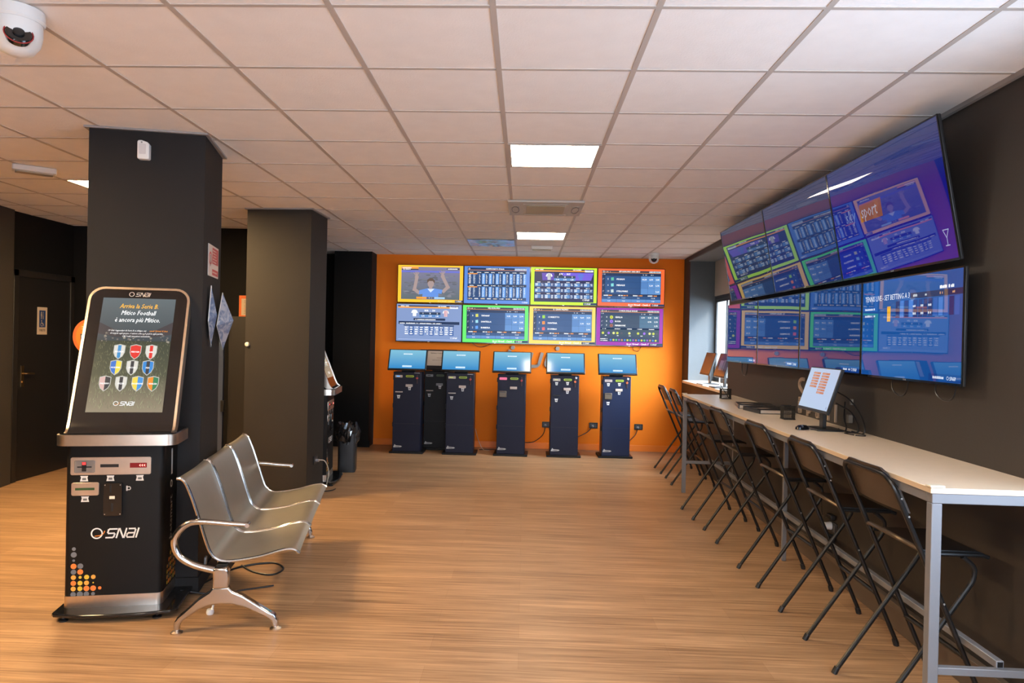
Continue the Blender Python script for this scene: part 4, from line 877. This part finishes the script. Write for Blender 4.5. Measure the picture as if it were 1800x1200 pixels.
# folding stools ------------------------------------------------------------------
FR = mat('black_tube_frame', (.011, .0105, .0105), .33, .2); PLY = mat('black_ply', (.009, .0085, .0085), .36); PLYB = mat('brown_black_ply_back', (.055, .038, .026), .4)
def make_stool(label, x, y, rz=0):
    t = thing('folding_bar_stool', label, 'bar stool', (x, y, 0), rz, 'black folding bar stools along the counter')
    wo, wi = .222, .197
    up = lambda s: [(.225, s*wo, .012), (-.10, s*wo, .80), (-.19, s*wo, 1.005)]
    # outer frame: two uprights and a rounded top bar in one bent tube
    path = [(.235, -wo, .012), (-.105, -wo, .79), (-.215, -wo, 1.04), (-.215, wo, 1.04), (-.105, wo, .79), (.235, wo, .012)]
    MB().tube(fillet(path, .085, 7), .0115, 10, nrm=(0, 1, 0)).build('back_frame', FR, t)
    for s in (-1, 1):
        MB().tube(fillet([(-.232, s*wi, .012), (.165, s*wi, .60), (.17, s*wi, .655), (.115, s*wi, .700)], .06, 6), .011, 10).build('leg', FR, t)
        MB().cyl((.232, s*wo, 0), (.222, s*wo, .035), .0145, n=12).build('rubber_foot', BLK, t); MB().cyl((-.238, s*wi, 0), (-.222, s*wi, .032), .014, n=12).build('rubber_foot', BLK, t)
        MB().tube([(-.068, s*wi, .708), (.20, s*wi, .706), (.225, s*wi, .698)], .009, 8).build('seat_rail', FR, t)
        for xx, zz in ((.021, .505-.0), (-.135, .872), (-.168, .948)): MB().cyl((xx, s*(wo+.0125), zz), (xx, s*(wo+.009), zz), .0045, n=10).build('bolt', mat('dull_bolt', (.35, .33, .30), .45, .6), t)
    MB().tube(fillet([(-.078, -wo, .730), (-.115, -wo*.6, .752), (-.130, 0, .760), (-.115, wo*.6, .752), (-.078, wo, .730)], .10), .010, 8).build('rear_arch', mat('warm_reflection_tube', (.10, .075, .055), .3, .5), t)  # brown of the arch is warm reflected light put into its colour
    MB().cyl((.115, -wo, .28), (.115, wo, .28), .012, n=10).build('footrest', FR, t)
    # seat board with a front lip
    sp = [(-.058, .722), (.10, .722), (.18, .720), (.215, .710), (.235, .695)]
    mb = MB(); mb.prism([(a, b) for a, b in sp]+[(a-.002, b-.011) for a, b in sp[::-1]], -.186, .186, 'y'); mb.build('seat', PLY, t, .003)
    # curved back board on the seat side of the frame
    mb = MB(); rowsz = [(.0, .835), (.0, .84)]; n = 12; m = 10; vs = []
    for side_ in (0, 1):
        for i in range(m+1):
            z = .882+.183*i/m; xl = -.105-(z-.79)*.44
            for j in range(n+1):
                u = j/n*2-1; yy = u*.212; cl = 1-abs(u)
                zz = z
                if z > 1.0: lim = 1.065-.07*max(0, (abs(u)-.62)/.38)**2*1.0; zz = min(z, lim)
                bow = -.030*(1-u*u)
                vs.append((xl+.018+bow*.6+(.010 if side_ else 0), yy, zz))
    def I(s, i, j): return s*(m+1)*(n+1)+i*(n+1)+j
    fs = []
    for i in range(m):
        for j in range(n): fs += [(I(0, i, j), I(0, i, j+1), I(0, i+1, j+1), I(0, i+1, j)), (I(1, i, j), I(1, i+1, j), I(1, i+1, j+1), I(1, i, j+1))]
        fs += [(I(0, i, 0), I(0, i+1, 0), I(1, i+1, 0), I(1, i, 0)), (I(0, i, n), I(1, i, n), I(1, i+1, n), I(0, i+1, n))]
    for j in range(n): fs += [(I(0, 0, j), I(1, 0, j), I(1, 0, j+1), I(0, 0, j+1)), (I(0, m, j), I(0, m, j+1), I(1, m, j+1), I(1, m, j))]
    mb.add(vs, fs).build('backrest', PLYB, t)
    return t
st0 = make_stool('black folding bar stool nearest the camera, partly behind the near counter leg', 1.775, 3.31, math.radians(1))
SS = [(1.785, 4.085, -1, 'black folding bar stool second from the near end of the counter'),
      (1.785, 4.90, 1, 'black folding bar stool third from the near end, below the counter monitor'),
      (1.79, 5.90, 0, 'black folding bar stool fourth from the near end, beside the flat binders'),
      (1.770, 6.65, 2, 'black folding bar stool fifth from the near end, just before the far counter leg'),
      (1.905, 8.17, -2, 'black folding bar stool behind the far counter leg, under the window ledge'),
      (1.905, 8.84, 0, 'farthest black folding bar stool, nearest the orange wall')]
for x, y, a, lb in SS:
    c = copy_tree(st0); c.location = (x, y, 0); c.rotation_euler = (0, 0, math.radians(a)); c['label'] = lb

# ------------------------------------------------------------------ things on the counter and window ledge
TZ = 1.0455
def monitor(x, y, z, label, kind, w=.462, h=.298, rz=-HP, dx=0):
    t = thing('desk_monitor', label, 'monitor', (x, y, z), rz, 'desk monitors on the counter and ledge')
    # local: x = viewer right, -y = front
    MB().prism(rrect(-.11, .11, -.045, .13, .02), 0, .010).build('stand_base', BLK, t, .003)
    MB().box(-.028, .028, .02, .045, .010, .30).build('stand_neck', BLK, t, .004)
    M = Matrix.Translation((dx, -.045, .118)) @ Matrix.Rotation(math.radians(-17.5), 4, 'X')
    hs = MB().box(-w/2, w/2, 0, .022, 0, h, M).build('panel_housing', BLK, t, .004)
    MB().box(-.08, .08, .022, .045, h*.3, h*.7, M).build('rear_cover', BLK, hs, .006)
    p = Pic(16, 10, w-.012, h-.028)
    if kind == 0:
        p.rect(0, 0, 16, 10, (.42, .50, .66)).up(); pc = (.50, .17, .07)
        for q in range(6): p.rect(2.6, 1.0+q*.68, 6.4, 1.5+q*.68, pc)
        for q in range(8): p.rect(7.4, 1.0+q*.68, 11.4, 1.5+q*.68, pc)
        p.up()
        for q in range(6): p.bars(3.0, 1.38+q*.68, 14, .2, (.6, .4, .3), 3)
        for q in range(8): p.bars(7.8, 1.38+q*.68, 14, .2, (.6, .4, .3), 3)
        p.bars(4, .7, 3, .15, (.3, .35, .5), .5).bars(9, .7, 3, .15, (.3, .35, .5), .5).rect(15.0, 9.0, 15.4, 9.6, (.25, .3, .45))
    else:
        p.rect(0, 0, 16, 10, (.012, .012, .014)).up()
        if kind == 2:
            p.rect(4, 3, 9, 7.5, (.10, .08, .10)).rect(9.5, 2.6, 12, 7.5, (.06, .05, .06))
    o = p.build('screen', M_SCREEN, hs); o.matrix_local = M @ Matrix.Translation((0, -.001, .020+(h-.028)/2))
    return t
monitor(1.915, 4.70, TZ, 'black desk monitor with orange buttons on a pale screen, standing on the counter', 0)
monitor(2.325, 9.13, 1.0705, 'dark desk monitor on the window ledge, nearest the orange wall', 1)
monitor(2.345, 8.54, 1.0705, 'dark desk monitor on the window ledge, nearer the wall screens', 2)
ms = thing('computer_mouse', 'black computer mouse on the counter in front of the monitor', 'mouse', (1.80, 4.66, TZ), math.radians(30))
MB().lathe([(.02, 0), (.036, .004), (.034, .018), (.022, .028), (.006, .031)], 20).build('shell', BLKG, ms).scale = (1.5, .9, 1)
MB().cyl((-.004, .0, .030), (.012, 0, .028), .004, n=10).build('scroll_wheel', GREYP, ms)
cable([(1.84, 4.63, TZ+.006), (1.93, 4.60, TZ+.006), (2.0, 4.66, TZ+.006), (2.06, 4.72, TZ+.006)], .0025, CAB, 'thin mouse cable on the counter running to the monitor')
for k, (pts, lb) in enumerate((([(2.02, 4.70, 1.30), (2.08, 4.60, 1.24), (2.11, 4.50, 1.13), (2.10, 4.47, TZ+.006), (2.08, 4.58, TZ+.006)], 'black cable arching down behind the counter monitor, outermost'), ([(2.02, 4.68, 1.22), (2.08, 4.60, 1.17), (2.10, 4.54, 1.09), (2.08, 4.52, TZ+.006), (2.03, 4.62, TZ+.006)], 'black cable behind the counter monitor, inner loop'), ([(2.13, 4.80, 1.22), (2.10, 4.74, 1.12), (2.08, 4.66, 1.07), (2.05, 4.60, TZ+.006)], 'black cable from the wall behind the counter monitor'))): cable(pts, .005, CAB, lb)
cable([(2.02, 4.42, TZ+.004), (2.00, 4.50, TZ+.004), (2.05, 4.53, TZ+.004), (2.09, 4.47, TZ+.004), (2.07, 4.38, TZ+.004), (2.02, 4.40, TZ+.004)], .0035, CAB, 'loop of black cable on the counter right of the monitor')
pd = thing('power_adapter', 'cream power adapter hanging on the wall behind the counter monitor', 'adapter', (xw(4.8), 4.76, 1.085)); box('block', CREAMD, -.03, 0, -.015, .02, 0, .055, pd, .004); box('prongs', CREAMD, -.02, 0, -.02, .0, .12, .16, pd, .004)
# binders
def binder(x, y, z, rz, label):
    t = thing('ring_binder', label, 'binder', (x, y, z), rz, 'flat black binders on the counter')
    box('cover', mat('binder_black', (.010, .0095, .010), .3), -.145, .145, -.16, .16, 0, .004, t, .001); box('cover_top', mat('binder_black', (0, 0, 0)), -.145, .145, -.16, .16, .030, .034, t, .001)
    box('spine', mat('binder_black', (0, 0, 0)), -.145, -.141, -.16, .16, .004, .030, t); box('page_block', mat('paper', (.62, .52, .42), .7), -.135, .14, -.155, .155, .004, .028, t)
    p = Pic(10, 6, .10, .06); p.rect(0, 0, 10, 6, (.52, .42, .32)); o = p.build('title_label', M_PRINT, t, (-.07, -.05, .0345), (-HP, 0, .3)); return t
binder(1.985, 6.19, TZ, math.radians(-12), 'flat black binder with white label on the counter, farther of two'); binder(1.975, 5.81, TZ, math.radians(6), 'flat black binder with white label on the counter, nearer of two')
# wire cups
MESH = mat('black_wire', (.01, .01, .01), .4)
def cup(x, y, z, s, label):
    t = thing('wire_pen_cup', label, 'pen cup', (x, y, z), 0, 'black wire pen cups'); mb = MB()
    for zz in (.004, .098): mb.tube([(a*s, b*s, zz) for a, b in ((-1, -1), (1, -1), (1, 1), (-1, 1))], .003, 6, True)
    for a, b, c, d in ((-1, -1, 1, -1), (1, -1, 1, 1), (1, 1, -1, 1), (-1, 1, -1, -1)):
        for k in range(1, 15): u = k/15; X = (a+(c-a)*u)*s; Y = (b+(d-b)*u)*s; mb.tube([(X, Y, .004), (X, Y, .098)], .0009, 4)
        for k in range(1, 10): zz = .004+.094*k/10; mb.tube([(a*s, b*s, zz), (c*s, d*s, zz)], .0009, 4)
    mb.build('wire_mesh', MESH, t); box('bottom', BLK, -s, s, -s, s, .001, .004, t); return t
cup(1.935, 5.285, TZ, .04, 'black wire mesh pen cup on the counter left of the monitor')
c2 = cup(1.985, 7.09, TZ, .045, 'black wire pen cup holding a pen near the far end of the counter')
tag(MB().tube([(1.985+.03, 7.06, TZ+.006), (1.985-.045, 7.12, TZ+.14)], .004, 8).build('pen', BLK), 'dark pen leaning in the far wire cup', 'pen')
for x, y, lb, m, a in ((2.235, 9.0, 'flat grey tray on the window ledge before the farther monitor', GREYP, .03), (2.235, 8.42, 'flat dark folder on the window ledge before the nearer monitor', BLK, -.03)):
    o = MB().box(-.04, .04, -.14, .14, 0, .012).build('flat_folder', m, None, .002); o.location = (x, y, 1.0705); o.rotation_euler = (0, 0, a); tag(o, lb, 'folder')
ch = thing('white_metal_rack', 'small white metal rack on the window ledge between the two monitors', 'rack', (2.47, 9.0, 1.0705)); rk = MB()
for y in (-.1, .1): rk.tube([(0, y, 0), (0, y, .32)], .008, 8)
for z in (.1, .2, .3): rk.tube([(0, -.1, z), (0, .1, z)], .007, 8)
rk.build('rails', WHITE, ch)
cable([(2.46, 8.25, 1.08), (2.44, 8.16, 1.15), (2.40, 8.12, 1.10), (2.43, 8.20, 1.078), (2.38, 8.22, 1.085), (2.36, 8.12, 1.078)], .005, mat('blue_cable', (.03, .06, .14), .4), 'tangled dark blue cable on the window ledge')
# wall letters behind the monitor
def wl(paths, y, z, h, label):
    X = xw(y)
    return letter3d('wall_letter', [[(px*h, pz*h) for px, pz in p] for p in paths], .17*h, WLETTER, (X-.001, y, z), -HP, .012, label, 'wall letter', 'tan letters on the right wall')
wl([[(.62, 1), (.3, 1.02), (.0, .85), (.0, .62), (.3, .45), (.6, .3), (.6, .08), (.3, -.02), (0, 0)]], 5.70, 1.17, .155, 'tan letter S on the right wall, left of the counter monitor')
wl([[(0, 1.2), (0, 0), (.55, 0), (.55, .62), (0, .62)]], 5.70, 1.062, .075, 'tan letter b low on the right wall behind the pen cup')
wl([[(0, -.1), (0, .8), (.55, .8), (.55, .2), (0, .2)]], 5.52, 1.062, .085, 'tan letter p low on the right wall behind the monitor')
wl([[(0, .8), (.5, .8), (.5, 0), (0, 0), (0, .45), (.5, .45)]], 5.34, 1.062, .085, 'tan letter a low on the right wall, right of the letter p')
wl([[(0, 0), (0, .8), (.45, .8), (.45, 0)]], 5.16, 1.062, .085, 'tan letter n low on the right wall behind the monitor stand')
wl([[(0, 0), (0, 1.1)]], 5.0, 1.062, .11, 'tan letter stroke on the right wall at the right edge of the monitor')
# socket under the counter with charger
s1 = socket((xw(5.0), 5.0, .33), -HP, 'black socket with white round plug on the right wall under the counter', False)
MB().cyl((-.02, -.055, .01), (-.02, -.012, .01), .024, .028, 18).build('white_plug', WHITE, s1); box('black_charger', BLK, -.03, .06, -.05, -.012, .065, .10, s1, .008); box('black_adapter', BLK, -.005, .05, -.05, -.012, -.10, -.04, s1, .006)
cable([(xw(5)-.05, 5.08, .40), (xw(5)-.04, 5.12, .50), (xw(5)-.03, 5.10, .75), (xw(5)-.03, 5.12, .97)], .003, CAB, 'thin black cable hanging under the counter to the charger')

# ------------------------------------------------------------------ left side things
# cabinet with open door between the pillars
cb = thing('metal_locker', 'tall black metal locker standing between the two pillars', 'locker', (-3.32, 7.45, 0), 0)
LK = mat('locker_black', (.017, .014, .012), .4); LKB = mat('locker_door_blue_lit', (.05, .065, .11), .25)  # blue light on the locker door is put into its colour
box('cabinet_body', LK, .13, .60, .10, .58, 0, 1.77, cb, .004)
MB().box(-.02, .11, .02, .06, 0, 1.81).build('door', LKB, cb, .004)
for z in (.75, 1.63): box('hinge', BLK, .095, .13, .0, .03, z, z+.12, cb, .003)
pn = Pic(10, 16, .20, .29); pn.rect(0, 0, 10, 16, (.75, .16, .03)).up().rect(1.4, 2, 9.4, 12.6, (.62, .48, .34)).up()
for q in range(9): pn.bars(2.9, 3.6+q*1.0, 12, .5, (.25, .18, .12) if q != 5 else (.6, .1, .03), 6, q)
t = thing('orange_notice', 'orange framed paper notice on the dark wall above the locker', 'notice', (-3.205, 8.098, 1.76)); pn.build('notice_sheet', M_PRINT, t, (0, -.004, .12)); box('backing', mat('orange_card', (.6, .14, .03), .6), -.1, .1, -.003, 0, -.025, .265, t)
# red fire notice on the near pillar's right face
A = Vector((-1.965, 4.262)); dv = Vector((-.135, .553)).normalized(); nv = Vector((dv.y, -dv.x))
def on_face(s, z, off=.001): p = A+dv*s+nv*off; return (p.x, p.y, z)
RZ1 = math.atan2(dv.y, dv.x)
fn = Pic(16, 11, .33, .20); fn.rect(0, 0, 16, 11, (.62, .52, .46)).up().ring(3, 4.8, 2.3, .7, (.55, .05, .04), 20).rect(5.8, .7, 15.4, 6.4, (.50, .05, .045)).rect(5.8, 8.3, 15.4, 10.4, (.50, .05, .045)).up().rect(2.6, 3.6, 3.4, 7.6, (.1, .06, .05))
for q in range(5): fn.bars(6.4, 1.9+q*1.0, 20, .5, (.75, .6, .5), 8.4, q)
fn.bars(6.4, 9.6, 20, .6, (.75, .6, .5), 8.4)
t = thing('prohibition_notice', 'red and white prohibition notice high on the right face of the near pillar', 'notice', on_face(.30, 1.95, .0), RZ1); fn.build('printed_face', M_PRINT, t, (0, -.004, .10)); box('backing', WHITE, -.165, .165, -.003, 0, 0, .20, t)
# two clear sleeves hanging from a corner on the pillar
SLV = bpy.data.materials.new('clear_sleeve'); SLV.use_nodes = True; nt = SLV.node_tree; b = nt.nodes['Principled BSDF']
b.inputs['Base Color'].default_value = (.55, .62, .78, 1); b.inputs['Roughness'].default_value = .12; b.inputs['Metallic'].default_value = .35; b.inputs['Alpha'].default_value = .82; b.inputs['Specular IOR Level'].default_value = .8
tc = nt.nodes.new('ShaderNodeTexCoord'); n1 = nt.nodes.new('ShaderNodeTexNoise'); n1.inputs['Scale'].default_value = 9; bp = nt.nodes.new('ShaderNodeBump'); bp.inputs['Strength'].default_value = .8; nt.links.new(tc.outputs['Object'], n1.inputs['Vector']); nt.links.new(n1.outputs['Fac'], bp.inputs['Height']); nt.links.new(bp.outputs['Normal'], b.inputs['Normal'])
rp = nt.nodes.new('ShaderNodeValToRGB'); n3 = nt.nodes.new('ShaderNodeTexNoise'); n3.inputs['Scale'].default_value = 14; n3.inputs['Distortion'].default_value = 2
rp.color_ramp.elements[0].position = .42; rp.color_ramp.elements[0].color = (.20, .28, .46, 1); rp.color_ramp.elements[1].position = .62; rp.color_ramp.elements[1].color = (.50, .56, .68, 1)
nt.links.new(tc.outputs['Object'], n3.inputs['Vector']); nt.links.new(n3.outputs['Fac'], rp.inputs['Fac']); nt.links.new(rp.outputs['Color'], b.inputs['Base Color'])
def sleeve(s, z, w, off, label, turn):
    t = thing('plastic_sleeve', label, 'plastic sleeve', on_face(s, z, .004), RZ1+turn, 'clear plastic sleeves hung by one corner')
    # rhombus hung by a corner, slightly bellied sheet 3 mm thick
    c = [(0, .385), (w*.5, .235), (w*.12, 0), (-w*.5, .16)]; mid = (0, .2); mb = MB()
    vs = [(x, -off*.25, zz) for x, zz in c]+[(mid[0], -off, mid[1])]+[(x, -off*.25+.003, zz) for x, zz in c]+[(mid[0], -off+.003, mid[1])]
    mb.add(vs, [(0, 4, 1), (1, 4, 2), (2, 4, 3), (3, 4, 0), (5, 6, 9), (6, 7, 9), (7, 8, 9), (8, 5, 9), (0, 1, 6, 5), (1, 2, 7, 6), (2, 3, 8, 7), (3, 0, 5, 8)]); mb.build('sheet', SLV, t, smooth=False)
    MB().tube([(x, -off*.25, zz) for x, zz in c], .003, 6, True).build('sealed_edge', WHITE, t)
sleeve(.17, 1.50, .15, .05, 'clear plastic sleeve on the near pillar, the nearer of two', math.radians(0)); sleeve(.50, 1.475, .24, .10, 'clear plastic sleeve on the near pillar, the farther of two', math.radians(-6))
# round orange sign beside the totem
rd_ = Pic(10, 10, .21, .21); rd_.circ(5, 5, 5, (.80, .13, .025), 36).up().circ(5.3, 5, 4.4, (.85, .20, .02), 30).up().rect(2.2, 4.2, 4.0, 7.6, (.05, .04, .05)).up().rect(2.5, 4.6, 3.7, 5.2, (.4, .4, .4)).rect(2.4, 6.4, 3.2, 6.9, (.5, .5, .5))
for q in range(3): rd_.bars(2.6, 2.4+q*.6, 14, .35, (.9, .6, .4), 4)
rd_.poly([(2.0, 8.6), (5, 8.0), (5, 9.9), (3, 9.5)], (.08, .06, .06))
t = thing('round_orange_sign', 'round orange sign sticking out left of the near pillar behind the betting machine', 'sign', (-2.557, 4.10, 1.445), 0); rd_.build('printed_face', M_PRINT, t, (0, -.0045, .105))
MB().lathe([(.105, -.004), (.105, .004)], 40, M=Matrix.Translation((0, 0, .105)) @ Matrix.Rotation(HP, 4, 'X')).build('disc', mat('orange_card', (0, 0, 0)), t); box('mounting_pad', BLKM, -.02, .06, .004, .045, .09, .12, t)
# door stop button, socket and cable on the far pillar
tag(MB().lathe([(.022, 0), (.022, .012), (.016, .02), (.004, .023)], 20, M=Matrix.Translation((-2.676, 6.772, 1.484)) @ Matrix.Rotation(HP, 4, 'X')).build('round_button', CREAM), 'small round cream button on the front edge of the far pillar', 'button')
s2_ = socket((-2.0605, 6.99, .35), HP, 'black socket low on the right face of the far pillar')
cable([(-2.02, 6.99, .35), (-1.97, 7.03, .33), (-1.95, 7.10, .22), (-1.97, 7.12, .10), (-2.0, 7.14, .01)], .005, CABW, 'white cable curving down from the far pillar socket')
cable([(-2.03, 7.11, .008), (-1.97, 7.15, .008), (-1.93, 7.2, .008), (-1.92, 7.26, .008)], .005, CAB, 'black cable on the floor at the foot of the far pillar')
# waste bin with a crumpled bag
bi = thing('waste_bin', 'black waste bin with a crumpled black bag behind the far betting machine', 'bin', (-2.06, 8.30, 0), math.radians(8))
MB().prism(rrect(-.10, .10, -.13, .13, .03), 0, .45).build('bin_body', BLK, bi, .004)
bg = MB(); n = 30; vs = []; rr = random.Random(4); prof = [(.112, .34), (.125, .37), (.13, .42), (.135, .47), (.12, .52), (.10, .56), (.06, .53), (.02, .48)]
for i, (r, z) in enumerate(prof):
    for k in range(n): a = 2*math.pi*k/n; q = 1+rr.uniform(-.14, .14); vs.append((r*q*math.cos(a), r*1.22*q*math.sin(a), z+rr.uniform(-.02, .02)))
bg.add(vs, [(i*n+k, i*n+(k+1) % n, (i+1)*n+(k+1) % n, (i+1)*n+k) for i in range(len(prof)-1) for k in range(n)]+[tuple((len(prof)-1)*n+k for k in range(n))])
bg.build('bin_bag', mat('black_bag', (.012, .011, .011), .18, coat=.4), bi, smooth=False)
# floor cables by the bench and a plug
cable([(-2.02, 4.30, .006), (-1.97, 4.55, .006), (-1.90, 4.75, .006), (-1.72, 4.86, .006), (-1.60, 4.75, .006), (-1.63, 4.62, .006), (-1.77, 4.66, .006), (-1.90, 4.78, .006)], .006, CAB, 'black cable loop on the floor behind the waiting bench')
cable([(-2.02, 4.16, .05), (-1.85, 4.24, .006), (-1.70, 4.33, .006), (-1.55, 4.42, .006)], .005, CAB, 'black cable on the floor between the near machine and the bench')
pl = thing('loose_white_plug', 'small white plug lying on the floor under the waiting bench', 'plug', (-1.745, 3.95, 0), .5)
MB().lathe([(.018, 0), (.022, .01), (.018, .028)], 14).build('plug_body', WHITE, pl); MB().tube([(.01, 0, .02), (.02, 0, .075)], .006, 8).build('plug_neck', WHITE, pl)
sb = thing('small_wall_box', 'small grey socket box low on the right face of the near pillar', 'socket', on_face(.14, .13, .013), RZ1); box('cover', GREYP, -.02, .02, -.012, 0, 0, .05, sb, .003); box('slot', SL, -.004, .004, -.013, -.011, .015, .035, sb)
